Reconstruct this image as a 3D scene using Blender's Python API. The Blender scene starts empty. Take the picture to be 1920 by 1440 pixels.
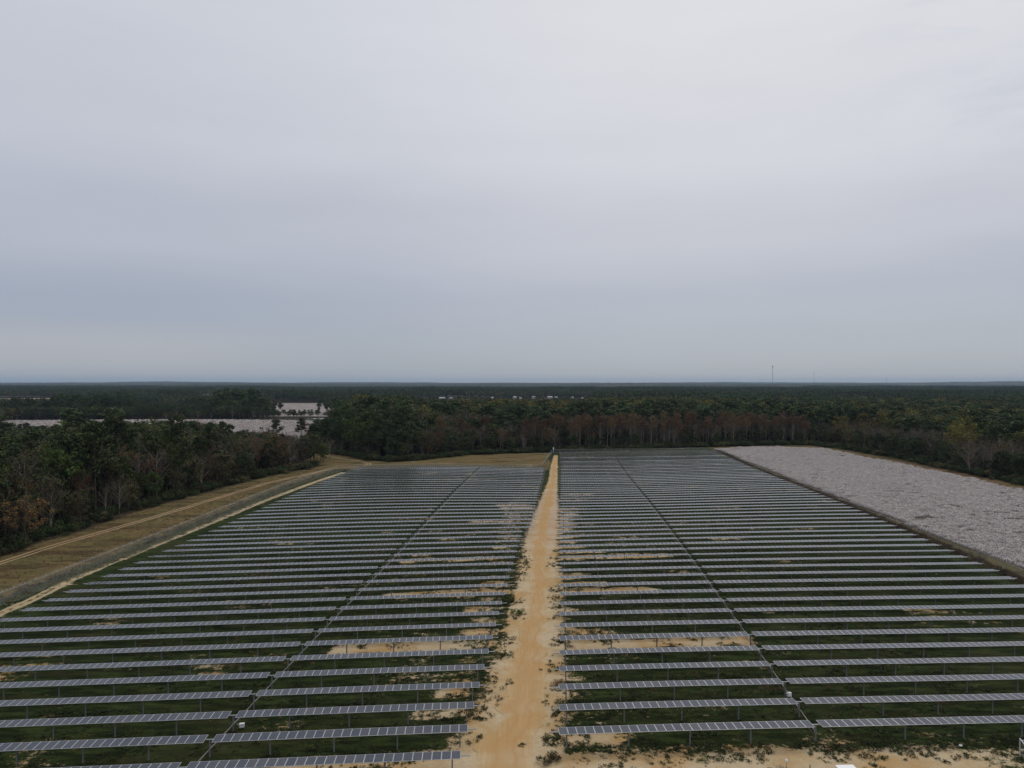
SKY = [(0.0, (0.315, 0.36, 0.425)), (0.045, (0.335, 0.372, 0.445)), (0.11, (0.375, 0.398, 0.472)), (0.20, (0.48, 0.49, 0.548)), (0.31, (0.58, 0.59, 0.635)), (0.46, (0.632, 0.644, 0.682)), (1.0, (0.84, 0.85, 0.86))]
TZ = """
-166 -156 -146 -137 -129 -121 -113 -106 -97 -87 -74 -60 -49 -44 -43 -41 -33 -19 1 20 38 53 65 77 88 98 109
-168 -159 -150 -142 -134 -127 -119 -109 -96 -80 -61 -41 -26 -22 -25 -30 -29 -18 -1 18 36 50 63 74 85 96 106
-171 -162 -154 -147 -141 -134 -125 -111 -93 -69 -42 -15 5 11 4 -7 -13 -9 4 20 35 49 61 72 83 93 104
-174 -166 -159 -154 -149 -143 -132 -115 -92 -62 -28 5 30 40 34 21 10 8 14 25 37 48 59 70 80 91 101
-177 -169 -164 -160 -158 -153 -143 -124 -97 -64 -28 9 38 54 54 44 33 27 27 31 39 48 58 68 78 88 99
-180 -173 -169 -168 -168 -165 -156 -137 -109 -75 -39 -3 29 51 60 58 50 43 38 38 42 48 56 65 75 86 96
-183 -177 -174 -174 -177 -177 -169 -150 -121 -87 -52 -19 12 37 54 61 60 55 49 45 44 48 55 63 73 83 94
-186 -180 -178 -180 -184 -186 -178 -157 -125 -89 -55 -27 -2 21 42 57 64 63 57 50 47 48 53 61 71 81 91
-188 -182 -180 -183 -188 -188 -178 -152 -114 -75 -43 -22 -8 7 26 46 61 66 63 56 50 49 52 60 69 79 89
-191 -184 -182 -184 -187 -185 -170 -138 -92 -48 -19 -9 -10 -8 5 28 50 63 64 58 52 49 51 58 66 76 87
-193 -186 -183 -183 -184 -178 -158 -118 -67 -19 6 4 -14 -28 -23 0 29 50 58 56 51 48 50 55 64 74 84
-195 -187 -183 -181 -179 -169 -144 -101 -46 2 21 8 -26 -55 -58 -36 -2 27 42 46 44 43 46 52 61 71 82
-197 -189 -183 -179 -173 -160 -133 -88 -33 10 23 -1 -47 -86 -98 -78 -42 -7 16 26 30 34 40 48 58 68 79
-199 -190 -183 -176 -168 -152 -123 -80 -30 7 13 -18 -71 -117 -134 -118 -83 -45 -17 1 12 22 32 43 54 65 76
-201 -191 -183 -174 -163 -146 -117 -77 -33 -4 -5 -39 -92 -139 -159 -148 -116 -80 -49 -25 -7 9 24 38 51 63 74
-203 -193 -183 -173 -161 -142 -115 -80 -44 -22 -26 -58 -106 -148 -168 -160 -134 -102 -71 -45 -22 -2 17 33 47 60 71
-205 -195 -184 -173 -160 -142 -118 -88 -60 -43 -47 -73 -111 -144 -159 -154 -134 -107 -80 -54 -29 -7 13 30 45 57 69
-207 -197 -186 -175 -162 -145 -125 -101 -79 -65 -67 -83 -108 -130 -140 -135 -120 -99 -75 -52 -29 -7 12 28 43 55 66
-210 -199 -188 -177 -164 -150 -133 -114 -97 -85 -83 -90 -103 -114 -117 -112 -99 -82 -64 -44 -24 -5 12 28 41 53 64
-212 -202 -191 -180 -168 -155 -141 -125 -111 -100 -95 -95 -98 -100 -98 -91 -80 -66 -50 -34 -18 -2 13 27 39 51 62
-215 -204 -193 -183 -171 -159 -147 -134 -122 -111 -104 -98 -95 -90 -84 -76 -65 -53 -40 -27 -13 1 14 26 37 48 59
-217 -206 -196 -185 -174 -163 -152 -140 -129 -118 -109 -101 -94 -86 -78 -68 -58 -46 -35 -23 -11 1 13 24 35 46 57
-220 -209 -198 -188 -177 -166 -156 -145 -134 -123 -113 -104 -94 -85 -75 -65 -55 -44 -33 -22 -11 1 12 22 33 44 54
-222 -211 -201 -190 -180 -169 -158 -148 -137 -127 -116 -106 -96 -86 -76 -65 -55 -44 -33 -23 -12 -1 10 20 31 41 52
-224 -214 -203 -193 -182 -172 -161 -151 -140 -129 -119 -109 -98 -88 -77 -67 -56 -46 -35 -25 -14 -3 7 18 28 39 49
-227 -216 -206 -195 -185 -174 -164 -153 -143 -132 -122 -111 -101 -90 -80 -69 -58 -48 -37 -27 -16 -6 5 15 26 36 47
-229 -219 -208 -198 -187 -177 -166 -156 -145 -135 -124 -113 -103 -92 -82 -71 -61 -50 -40 -29 -19 -8 2 13 23 34 45
"""
import bpy, math, random
import numpy as np
from mathutils import Matrix

R = math.radians
rng = np.random.default_rng(7)
random.seed(7)
sc = bpy.context.scene
col = sc.collection

# ------------------------------------------------------------------ terrain
GX0, GY0, GS, GN = -240.0, 40.0, 20.0, 27
TAB = np.array([[float(t) for t in l.split()] for l in TZ.strip().split('\n')]) / 100.0


def sstep(a, b, x):
    t = np.clip((x - a) / (b - a), 0, 1)
    return t * t * (3 - 2 * t)


def _h(i, j, s):
    n = (i * 374761393 + j * 668265263 + s * 974634777) & 0xFFFFFFFF
    n = ((n ^ (n >> 13)) * 1274126177) & 0xFFFFFFFF
    return ((n ^ (n >> 16)) & 0xFFFF) / 65535.0


def vnoise(x, y, s=0):
    x = np.asarray(x, float); y = np.asarray(y, float)
    i = np.floor(x).astype(np.int64); j = np.floor(y).astype(np.int64)
    u = x - i; v = y - j
    u = u * u * (3 - 2 * u); v = v * v * (3 - 2 * v)
    return (_h(i, j, s) * (1 - u) + _h(i + 1, j, s) * u) * (1 - v) + (_h(i, j + 1, s) * (1 - u) + _h(i + 1, j + 1, s) * u) * v


def fbm(x, y, s=0, o=4):
    a, t, n = 0.5, 0.0, 0.0
    for k in range(o):
        t = t + a * vnoise(x * 2 ** k, y * 2 ** k, s + k); n += a; a *= 0.5
    return t / n


def _cr(t):
    return (-0.5 * t + t * t - 0.5 * t ** 3, 1 - 2.5 * t * t + 1.5 * t ** 3, 0.5 * t + 2 * t * t - 1.5 * t ** 3, -0.5 * t * t + 0.5 * t ** 3)


def ztab(x, y):
    fx = np.clip((x - GX0) / GS, 0, GN - 1.001); fy = np.clip((y - GY0) / GS, 0, GN - 1.001)
    i = np.floor(fx).astype(int); j = np.floor(fy).astype(int)
    wx = _cr(fx - i); wy = _cr(fy - j)
    r = 0
    for b in range(4):
        jj = np.clip(j + b - 1, 0, GN - 1)
        rr = 0
        for a in range(4):
            rr = rr + wx[a] * TAB[jj, np.clip(i + a - 1, 0, GN - 1)]
        r = r + wy[b] * rr
    return r


def zg(x, y):
    """height of the ground at plan position x, y"""
    x = np.asarray(x, float); y = np.asarray(y, float)
    z = ztab(x, y)
    d = np.maximum.reduce([GX0 - x, x - (GX0 + GS * (GN - 1)), GY0 - y, y - (GY0 + GS * (GN - 1)), np.zeros_like(x)])
    r = np.hypot(x, y)
    far = -2.0 + (fbm(x / 420, y / 420, 3, 3) - 0.5) * 3.0 * sstep(800, 1800, r) \
        + (fbm(x / 2600 + 5, y / 1500, 9, 3) - 0.45) * 60 * sstep(2500, 9000, r) \
        + (fbm(x / 3600, y / 2600 + 3, 21, 3) - 0.42) * 90 * sstep(8000, 13000, r)
    far = far + 2.6 * np.exp(-((x + 330) / 260) ** 2 - ((y - 700) / 150) ** 2)
    far = np.maximum(far, -9.0)
    w = sstep(0, 170, d)
    return z * (1 - w) + far * w


def z1(x, y):
    return float(zg(np.array([x]), np.array([y]))[0])


# array frame: u along the rows, v across them, w = u with the skew of the array taken out
AZ = R(3.3); CA, SA = math.cos(AZ), math.sin(AZ)
PITCH, VR, VL, SK = 5.6, 79.527, 80.927, 0.1286


def uv(x, y): return x * CA + y * SA, -x * SA + y * CA
def xy(u, v): return u * CA - v * SA, u * SA + v * CA
def wv(x, y):
    u, v = uv(x, y)
    return u - SK * (v - 79.5), v


def inpoly(x, y, poly):
    x = np.asarray(x); y = np.asarray(y)
    c = np.zeros(x.shape, bool)
    n = len(poly)
    for i in range(n):
        x0, y0 = poly[i]; x1, y1 = poly[(i + 1) % n]
        k = ((y0 > y) != (y1 > y))
        with np.errstate(divide='ignore', invalid='ignore'):
            c ^= k & (x < (x1 - x0) * (y - y0) / ((y1 - y0) if y1 != y0 else 1e-9) + x0)
    return c


def distline(x, y, L):
    d = np.full(np.shape(x), 1e9)
    for (x0, y0), (x1, y1) in zip(L[:-1], L[1:]):
        dx, dy = x1 - x0, y1 - y0
        t = np.clip(((x - x0) * dx + (y - y0) * dy) / (dx * dx + dy * dy), 0, 1)
        d = np.minimum(d, np.hypot(x - x0 - t * dx, y - y0 - t * dy))
    return d


# ------------------------------------------------------------------ helpers
def tag(o, label=None, cat=None, group=None, kind=None):
    if label: o['label'] = label
    if cat: o['category'] = cat
    if group: o['group'] = group
    if kind: o['kind'] = kind
    return o


def empty(name, loc, rz=0.0):
    o = bpy.data.objects.new(name, None); col.objects.link(o)
    o.location = loc; o.rotation_euler = (0, 0, rz); o.empty_display_size = 0.5
    return o


class MB:
    """collects boxes, tubes and quads into one mesh"""
    def __init__(s): s.v = []; s.f = []; s.m = []

    def poly(s, pts, m=0):
        b = len(s.v); s.v += [tuple(p) for p in pts]; s.f.append(tuple(range(b, b + len(pts)))); s.m.append(m)

    def box(s, x0, x1, y0, y1, z0, z1, m=0, top=None, tf=None):
        P = [(x0, y0, z0), (x1, y0, z0), (x1, y1, z0), (x0, y1, z0), (x0, y0, z1), (x1, y0, z1), (x1, y1, z1), (x0, y1, z1)]
        if tf: P = [tf(p) for p in P]
        b = len(s.v); s.v += P
        for k, q in enumerate(((0, 3, 2, 1), (4, 5, 6, 7), (0, 1, 5, 4), (1, 2, 6, 5), (2, 3, 7, 6), (3, 0, 4, 7))):
            s.f.append(tuple(b + i for i in q)); s.m.append(top if (k == 1 and top is not None) else m)

    def tube(s, pts, rad, n=6, m=0, cap=True):
        pts = [np.array(p, float) for p in pts]
        if not hasattr(rad, '__len__'): rad = [rad] * len(pts)
        b = len(s.v)
        for i, p in enumerate(pts):
            d = pts[min(i + 1, len(pts) - 1)] - pts[max(i - 1, 0)]
            d = d / (np.linalg.norm(d) + 1e-9)
            a = np.cross(d, (0, 0, 1.0) if abs(d[2]) < 0.9 else (1.0, 0, 0)); a /= np.linalg.norm(a)
            c = np.cross(d, a)
            for k in range(n):
                t = 2 * math.pi * k / n
                s.v.append(tuple(p + rad[i] * (math.cos(t) * a + math.sin(t) * c)))
        for i in range(len(pts) - 1):
            for k in range(n):
                k2 = (k + 1) % n
                s.f.append((b + i * n + k, b + i * n + k2, b + (i + 1) * n + k2, b + (i + 1) * n + k)); s.m.append(m)
        if cap:
            s.f.append(tuple(b + k for k in range(n))); s.m.append(m)
            e = b + (len(pts) - 1) * n
            s.f.append(tuple(e + n - 1 - k for k in range(n))); s.m.append(m)

    def mesh(s, name, mats, smooth=False):
        me = bpy.data.meshes.new(name)
        me.from_pydata(s.v, [], s.f)
        for m in mats: me.materials.append(m)
        me.polygons.foreach_set('material_index', s.m)
        if smooth: me.polygons.foreach_set('use_smooth', [True] * len(s.f))
        me.update()
        return me

    def build(s, name, mats, parent=None, smooth=False):
        if not isinstance(mats, (list, tuple)): mats = [mats]
        return link(name, s.mesh(name, mats, smooth), parent)


def link(name, me, parent=None, loc=None):
    o = bpy.data.objects.new(name, me); col.objects.link(o)
    if parent: o.parent = parent
    if loc is not None: o.location = loc
    return o


def np_mesh(name, V, F, mats, mi=None, attrs=None, smooth=False):
    """V (n,3); F (m,k) all faces with k corners"""
    me = bpy.data.meshes.new(name)
    n, m, k = len(V), len(F), F.shape[1]
    me.vertices.add(n); me.vertices.foreach_set('co', np.ascontiguousarray(V, np.float32).ravel())
    me.loops.add(m * k); me.loops.foreach_set('vertex_index', np.ascontiguousarray(F, np.int32).ravel())
    me.polygons.add(m); me.polygons.foreach_set('loop_start', np.arange(0, m * k, k, dtype=np.int32))
    for a in mats: me.materials.append(a)
    if mi is not None: me.polygons.foreach_set('material_index', np.ascontiguousarray(mi, np.int32))
    me.polygons.foreach_set('use_smooth', np.full(m, bool(smooth)))
    for an, (dom, arr) in (attrs or {}).items():
        if arr.ndim == 1:
            a = me.attributes.new(an, 'FLOAT', dom); a.data.foreach_set('value', arr.astype(np.float32))
        else:
            a = me.attributes.new(an, 'FLOAT_COLOR', dom); a.data.foreach_set('color', arr.astype(np.float32).ravel())
    me.update(calc_edges=True)
    return me


# ------------------------------------------------------------------ materials
class NT:
    def __init__(s, name):
        s.m = bpy.data.materials.new(name); s.m.use_nodes = True
        s.t = s.m.node_tree; s.n = s.t.nodes
        for q in list(s.n): s.n.remove(q)
        s.out = s.n.new('ShaderNodeOutputMaterial')
        s.b = s.n.new('ShaderNodeBsdfPrincipled'); s.t.links.new(s.b.outputs[0], s.out.inputs[0])
        s.b.inputs['Roughness'].default_value = 0.9
        s.b.inputs['Specular IOR Level'].default_value = 0.2

    def L(s, a, b): s.t.links.new(a, b)

    def val(s, x, sock):
        if isinstance(x, (int, float)): sock.default_value = x
        elif isinstance(x, tuple): sock.default_value = x if len(x) == len(sock.default_value) else (x + (1.0,))[:len(sock.default_value)]
        else: s.L(x, sock)

    def math(s, op, a, b=0.0, c=0.0, clamp=False):
        q = s.n.new('ShaderNodeMath'); q.operation = op; q.use_clamp = clamp
        s.val(a, q.inputs[0]); s.val(b, q.inputs[1]); s.val(c, q.inputs[2])
        return q.outputs[0]

    def mix(s, f, a, b, mode='MIX'):
        q = s.n.new('ShaderNodeMix'); q.data_type = 'RGBA'; q.blend_type = mode
        s.val(f, q.inputs[0]); s.val(a, q.inputs[6]); s.val(b, q.inputs[7])
        return q.outputs[2]

    def sm(s, x, a, b):
        q = s.n.new('ShaderNodeMapRange'); q.interpolation_type = 'SMOOTHSTEP'
        s.L(x, q.inputs[0]); q.inputs[1].default_value = a; q.inputs[2].default_value = b
        return q.outputs[0]

    def coord(s, kind='Object', scale=(1, 1, 1), rot=0.0):
        if kind == 'Position':
            q = s.n.new('ShaderNodeNewGeometry'); o = q.outputs['Position']
        else:
            q = s.n.new('ShaderNodeTexCoord'); o = q.outputs[kind]
        m = s.n.new('ShaderNodeMapping'); m.inputs['Scale'].default_value = scale; m.inputs['Rotation'].default_value = (0, 0, rot)
        s.L(o, m.inputs[0]); return m.outputs[0]

    def noise(s, vec, scale, detail=4, rough=0.55, dist=0.0):
        q = s.n.new('ShaderNodeTexNoise'); q.inputs['Scale'].default_value = scale; q.inputs['Detail'].default_value = detail
        q.inputs['Roughness'].default_value = rough; q.inputs['Distortion'].default_value = dist
        s.L(vec, q.inputs[0]); return q.outputs[0]

    def attr(s, name):
        q = s.n.new('ShaderNodeAttribute'); q.attribute_name = name
        return q

    def bump(s, h, strength, dist=0.1):
        q = s.n.new('ShaderNodeBump'); q.inputs['Strength'].default_value = strength; q.inputs['Distance'].default_value = dist
        s.L(h, q.inputs['Height']); s.L(q.outputs[0], s.b.inputs['Normal'])


def simple(name, c, rough=0.7, metal=0.0, var=0.12, scale=6.0):
    k = NT(name)
    n = k.noise(k.coord('Object'), scale, 3)
    k.L(k.mix(n, tuple(v * (1 - var) for v in c), tuple(min(1, v * (1 + var)) for v in c)), k.b.inputs['Base Color'])
    k.b.inputs['Roughness'].default_value = rough; k.b.inputs['Metallic'].default_value = metal
    return k.m


def leafmat(name, c1, c2, rv=0.6, spec=0.08):
    """foliage: per-leaf tint attribute and a per-tree random shift"""
    k = NT(name)
    t = k.attr('tint').outputs['Fac']
    oi = k.n.new('ShaderNodeObjectInfo')
    base = k.mix(t, c1, c2)
    h = k.n.new('ShaderNodeHueSaturation')
    k.L(base, h.inputs['Color'])
    k.L(k.math('MULTIPLY_ADD', oi.outputs['Random'], 0.028, 0.486), h.inputs['Hue'])
    k.L(k.math('MULTIPLY_ADD', oi.outputs['Random'], rv, 1 - rv / 2), h.inputs['Value'])
    k.L(h.outputs[0], k.b.inputs['Base Color'])
    k.b.inputs['Roughness'].default_value = 0.65; k.b.inputs['Specular IOR Level'].default_value = spec
    return k.m


M = {}
M['steel'] = simple('galvanised_steel', (0.34, 0.36, 0.37), 0.5, 0.55)
M['alu'] = simple('aluminium_frame', (0.56, 0.57, 0.58), 0.42, 0.35, 0.05)
M['post'] = simple('weathered_steel_post', (0.18, 0.19, 0.195), 0.6, 0.15)
M['fpost'] = simple('dull_fence_steel', (0.2, 0.21, 0.2), 0.7, 0.1)
M['cable'] = simple('red_brown_conduit', (0.13, 0.05, 0.04), 0.7)
M['white'] = simple('white_paint', (0.78, 0.79, 0.8), 0.45, 0, 0.06)
M['grey'] = simple('grey_paint', (0.42, 0.45, 0.46), 0.5)
M['dark'] = simple('dark_metal', (0.04, 0.04, 0.045), 0.5)
M['bark'] = simple('pine_bark', (0.085, 0.062, 0.048), 0.95, 0, 0.35, 2.0)
M['palebark'] = simple('pale_bark', (0.23, 0.2, 0.17), 0.95, 0, 0.3, 2.0)
M['twig'] = leafmat('bare_twigs', (0.075, 0.060, 0.044), (0.155, 0.127, 0.096), 0.4)
M['wood'] = simple('grey_pole_wood', (0.42, 0.38, 0.33), 0.9)
M['pine'] = leafmat('pine_needles', (0.026, 0.042, 0.018), (0.080, 0.103, 0.040))
M['ever'] = leafmat('evergreen_leaves', (0.021, 0.031, 0.011), (0.066, 0.080, 0.030))
M['green'] = leafmat('green_leaves', (0.032, 0.050, 0.013), (0.092, 0.114, 0.030))
M['yellow'] = leafmat('yellowing_leaves', (0.066, 0.066, 0.018), (0.180, 0.150, 0.040))
M['rust'] = leafmat('rusty_leaves', (0.095, 0.052, 0.021), (0.215, 0.115, 0.045))
M['olive'] = leafmat('olive_leaves', (0.05, 0.045, 0.02), (0.115, 0.1, 0.045))
M['greyweed'] = leafmat('grey_green_weeds', (0.13, 0.14, 0.09), (0.27, 0.28, 0.20), 0.3)
M['weed'] = leafmat('weed_leaves', (0.014, 0.021, 0.008), (0.044, 0.054, 0.019), 0.5)
M['drygrass'] = leafmat('dry_grass_blades', (0.10, 0.075, 0.04), (0.26, 0.21, 0.12), 0.4)
M['cotton'] = leafmat('cotton_bolls', (0.56, 0.515, 0.50), (0.88, 0.83, 0.81), 0.14)
M['stalk'] = leafmat('cotton_stalks', (0.07, 0.045, 0.04), (0.16, 0.11, 0.09), 0.3)

# glass of the panels: dark blue cells, thin lines between them, dusty gloss
k = NT('solar_cells')
tc = k.n.new('ShaderNodeTexCoord'); sp = k.n.new('ShaderNodeSeparateXYZ'); k.L(k.attr('pc').outputs['Vector'], sp.inputs[0])
def lines(out, n, w):
    fr = k.math('FRACT', k.math('MULTIPLY', out, n))
    return k.math('LESS_THAN', k.math('ABSOLUTE', k.math('SUBTRACT', fr, 0.5)), w)
lx = lines(sp.outputs[0], 6.0, 0.10); ly = lines(sp.outputs[1], 10.0, 0.03)
ln = k.math('MAXIMUM', lx, ly)
tint = k.attr('tint').outputs['Fac']
cell = k.mix(tint, (0.005, 0.012, 0.028), (0.026, 0.028, 0.038))
dust = k.noise(k.coord('Position'), 0.9, 5, 0.6)
cell = k.mix(k.math('MULTIPLY', dust, 0.06), cell, (0.26, 0.25, 0.24))
k.L(k.mix(k.math('MULTIPLY', ln, 0.16), cell, (0.18, 0.22, 0.30)), k.b.inputs['Base Color'])
k.b.inputs['Roughness'].default_value = 0.2; k.b.inputs['Specular IOR Level'].default_value = 0.45
M['cells'] = k.m

# chain link
k = NT('chain_link_mesh')
tr = k.n.new('ShaderNodeBsdfTransparent'); mx = k.n.new('ShaderNodeMixShader')
n = k.noise(k.coord('Position'), 0.35, 3)
k.L(k.math('MULTIPLY_ADD', n, 0.3, 0.02), mx.inputs[0]); k.L(tr.outputs[0], mx.inputs[1]); k.L(k.b.outputs[0], mx.inputs[2])
k.L(mx.outputs[0], k.out.inputs[0])
k.b.inputs['Base Color'].default_value = (0.36, 0.38, 0.35, 1)
M['mesh'] = k.m

# ------------------------------------------------------------------ plan data (metres, camera over the origin looking along +y)
TRACK = [(-6, 40), (-2, 66), (-1, 76), (0.3, 84), (1.6, 94), (3.2, 113), (5.4, 143), (6.4, 165), (8, 195), (12, 238), (18, 311), (22.3, 373), (25.6, 414)]
TRACK_HW = [7, 6.2, 5.4, 5.0, 4.3, 3.6, 3.4, 3.0, 3.0, 2.6, 2.2, 1.8, 1.3]
OUTER = [(-128, 60), (-124, 120), (-122.5, 170), (-121.5, 188), (-118, 207), (-114, 229), (-109, 260), (-103, 298), (-96, 319), (-88, 344), (-80, 352), (-73, 357), (-73.5, 366), (-79, 378), (-92, 393), (-112, 419), (-134, 448)]
INNER = [(-99, 60), (-96, 110), (-94.5, 130), (-94.5, 141), (-96, 154), (-95.5, 168), (-94, 191), (-92, 210), (-90, 236), (-87, 263), (-82, 304), (-78, 330)]
TREE_L = [(-140, 60), (-131, 130), (-128, 176), (-129, 190), (-127, 207), (-126, 236), (-123, 260), (-119, 283), (-111, 321), (-103, 342), (-96, 364)]
TREE_B = [(-135, 460), (-115, 433), (-96, 412), (-77, 386), (-61, 375), (-47, 389), (-25, 416), (23, 433), (80, 447), (131, 461), (172, 469), (198, 466), (205, 430), (209, 399), (208, 369), (205, 323), (203, 280), (200, 200), (196, 120), (190, 40)]
COTTON_R = [(113, 60), (112, 150), (113, 203), (115, 239), (119, 294), (123, 334), (127, 444), (150, 455), (168, 455), (196, 443), (195, 392), (199, 347), (198, 305), (192, 257), (189, 180), (183, 60)]
COTTON_L = [(-215, 505), (-330, 500), (-410, 530), (-480, 660), (-575, 800), (-430, 800), (-330, 800), (-205, 770), (-150, 650), (-128, 560), (-150, 505)]
FIELD_FAR = [(-220, 905), (-330, 905), (-535, 1500), (-375, 1545)]
FIELD_LEFT = [(-780, 1180), (-620, 1180), (-1130, 1950), (-1500, 1950)]
FIELD_MID = [(-700, 1500), (-560, 1500), (-860, 2150), (-960, 2150)]
BACKFIELD = [(-72, 356), (-45, 371), (17, 376), (24, 428), (-19, 419), (-47, 392), (-61, 378), (-77, 384)]
POND = [(-268, 820), (-250, 812), (-225, 815), (-208, 830), (-196, 852), (-200, 868), (-214, 872), (-222, 856), (-244, 846), (-262, 836)]
TOWN = [(-330, 1480), (330, 1480), (420, 2080), (-420, 2080)]

# patches of bare sand between the rows: side, row in front, w from, w to, strength
PATCH = [('R', 0, 9, 19, .8), ('R', 1, 9, 14, .6), ('R', 2, 9, 15, .6), ('R', 3, 9, 13, .55), ('R', 4, 9, 13, .55), ('R', 5, 9, 42, 1.0), ('R', 6, 9, 20, .55),
         ('R', 7, 9, 13, .5), ('R', 8, 9, 14, .55), ('R', 10, 9, 30, 1.), ('R', 11, 9, 22, .6), ('R', 12, 9, 17, .6), ('R', 15, 9, 38, .85), ('R', 16, 9, 22, .6),
         ('L', -1, -22, 0, .95), ('L', 0, -2, 0, .6), ('L', 1, -8, 0, .65), ('L', 2, -6, 0, .65), ('L', 3, -4, 0, .7), ('L', 4, -4, 0, .6), ('L', 5, -25, 0, 1.),
         ('L', 6, -6, 0, .6), ('L', 7, -5, 0, .65), ('L', 8, -7, 0, .7), ('L', 9, -5, 0, .5), ('L', 10, -24, -1, 1.), ('L', 11, -6, 0, .6), ('L', 15, -27, -3, .8),
         ('L', 12, -5, 0, .5), ('L', 14, -6, 0, .55), ('L', 17, -7, 0, .6), ('L', 23, -17, -2, .6), ('L', 27, -10, 0, .7), ('L', 28, -12, 0, .6), ('L', 2, -86, -80, .7),
         ('R', 18, 50, 60, .5), ('R', 30, 9, 20, .6), ('R', 33, 10, 26, .5)]
PATCH += [('R', q, 8, 15 + (q * 7 % 5), .55) for q in range(17, 28)] + [('L', q, -8, 2, .35) for q in range(18, 34)]


def open_far(x, y):
    return sstep(.63, .65, fbm(x / 520, y / 330, 140, 3)) * sstep(1900, 2100, np.hypot(x, y))


def masks(x, y):
    """how much of each kind of ground lies at x, y"""
    w, v = wv(x, y)
    n1 = fbm(x / 9, y / 9, 11); n2 = fbm(x / 3.1, y / 3.1, 31, 3)
    sand = np.zeros_like(x)
    for side, q, w0, w1, s in PATCH:
        vc = (VR if side == 'R' else VL) + PITCH * (q + 0.47)
        f = sstep(3.3, 0.6, np.abs(v - vc + 2.6 * (n2 - .5))) * sstep(w0 - 2.5, w0 + 1.0, w) * sstep(w1 + 3.0, w1 - 5.0, w + 9 * (n1 - .5))
        sand = np.maximum(sand, f * s)
    dt = distline(x, y, TRACK)
    hw = np.interp(y, [p[1] for p in TRACK], TRACK_HW)
    sand = np.maximum(sand, 1.0 * sstep(hw + 3.4 - 2.6 * sstep(190, 320, y), hw - 1.5, dt) * sstep(445, 425, y)); sand = np.maximum(sand, .30 * sstep(.5, .8, n1) * (w > -86) * (w < 103))
    # the sandy apron in front of the right block
    ap = sstep(78.5, 75.0, v + 1.8 * (n1 - .5)) * sstep(2, 8, w) * sstep(60, 36, w) + 0.62 * sstep(81.0, 77.5, v) * sstep(8, 10, w) * sstep(44, 14, w) + 0.6 * sstep(80, 76.5, v + 3 * (n1 - .5)) * sstep(75, 50, w) * sstep(20, 40, w)
    sand = np.maximum(sand, ap)
    sand = np.maximum(sand, 0.50 * sstep(3.0, 0.4, distline(x, y, INNER)))
    do = distline(x, y, OUTER)
    inner = (w > -88) & (w < 104) & (v > 60)
    dry = (sstep(-97.5, -100.5, w + 3 * (n1 - .5)) + sstep(104, 107, w) * 0.8) * (v < 470)
    dry = np.maximum(dry, inpoly(x, y, BACKFIELD) * 1.0)
    dry = np.maximum(dry, sstep(26, 8, distline(x, y, [(-72, 356), (-45, 371), (17, 374)])) * (v > 345) * (w < 4))
    tl = np.interp(y, [p[1] for p in TREE_L], [p[0] for p in TREE_L])
    wood = ((x < tl + 1.5 + 3 * (n1 - .5)) & (y < 366)).astype(float)
    tbx = [p[0] for p in TREE_B[:12]]; tby = [p[1] for p in TREE_B[:12]]
    wood = np.maximum(wood, ((y > np.interp(x, tbx, tby) - 1 + 3 * (n1 - .5)) & (x > -135)).astype(float))
    rx = np.interp(y, [40, 120, 200, 280, 323, 369, 430, 466], [190, 196, 200, 203, 205, 208, 205, 198])
    wood = np.maximum(wood, (x > rx - 1 + 3 * (n1 - .5)).astype(float))
    wood = np.maximum(wood, ((x <= -115) & (y > 366)).astype(float) * (do > 5))
    cr = inpoly(x, y, COTTON_R) * 1.0
    cl = (inpoly(x, y, COTTON_L) | inpoly(x, y, FIELD_FAR)) * 1.0
    tan = (inpoly(x, y, FIELD_LEFT) | inpoly(x, y, FIELD_MID)) * 1.0
    tan = np.maximum(tan, open_far(x, y) * .8)
    wood = wood * (1 - cl) * (1 - cr) * (1 - tan)
    red = sstep(1.6, 0.8, np.abs(v - (VL + PITCH * 17.5))) * sstep(-20, -16, w) * sstep(-3, -6, w)
    red = np.maximum(red, sstep(2.4, 1.0, np.abs(v - (VL + PITCH * 16.5))) * sstep(-20, -14, w) * sstep(-5, -9, w) * .8)
    red = np.maximum(red, sstep(2.2, 1.0, np.abs(v - (VR + PITCH * 14.5))) * sstep(54, 57, w) * sstep(66, 62, w) * .7)
    rim = sstep(5.5, 2.5, distline(x, y, COTTON_R[6:15])) * (1 - 0 * cr)   # bare brown rim of the cotton field towards the wood
    red = np.maximum(red, rim * (y > 230) * (w > 104)); cr = cr * (1 - .8 * rim)
    pink = sstep(160, 210, y) * sstep(300, 250, y)
    return sand, dry, wood, cr, cl, tan, red, pink


# ------------------------------------------------------------------ ground
def geo(start, step, grow, end):
    out = []; p = start
    while abs(p) < abs(end):
        p += step; step *= grow; out.append(p)
    return out


xs = np.array(sorted(geo(-132, -1.6, 1.06, -20000)) + list(np.arange(-132, 132.1, 1.0)) + geo(132, 1.6, 1.06, 20000))
ys = np.array(sorted(geo(66, -1.6, 1.12, -3000)) + list(np.arange(66, 190, 0.9)) + list(np.arange(190, 480, 1.4)) + geo(480, 2.4, 1.045, 20000))
XX, YY = np.meshgrid(xs, ys)
xf, yf = XX.ravel(), YY.ravel()
sand, dry, wood, cr, cl, tan, red, pink = masks(xf, yf)
zf = zg(xf, yf)
zf = zf - 0.55 * sstep(6, 0, distline(xf, yf, POND + POND[:1])) * (yf > 780) - 0.55 * inpoly(xf, yf, POND)
V = np.stack([xf, yf, zf], 1)
nx, ny = len(xs), len(ys)
I = (np.arange(ny - 1)[:, None] * nx + np.arange(nx - 1)[None, :]).ravel()
F = np.stack([I, I + 1, I + nx + 1, I + nx], 1)
A1 = np.stack([sand, dry, wood, cr], 1); A2 = np.stack([cl, tan, red, pink], 1)

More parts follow.
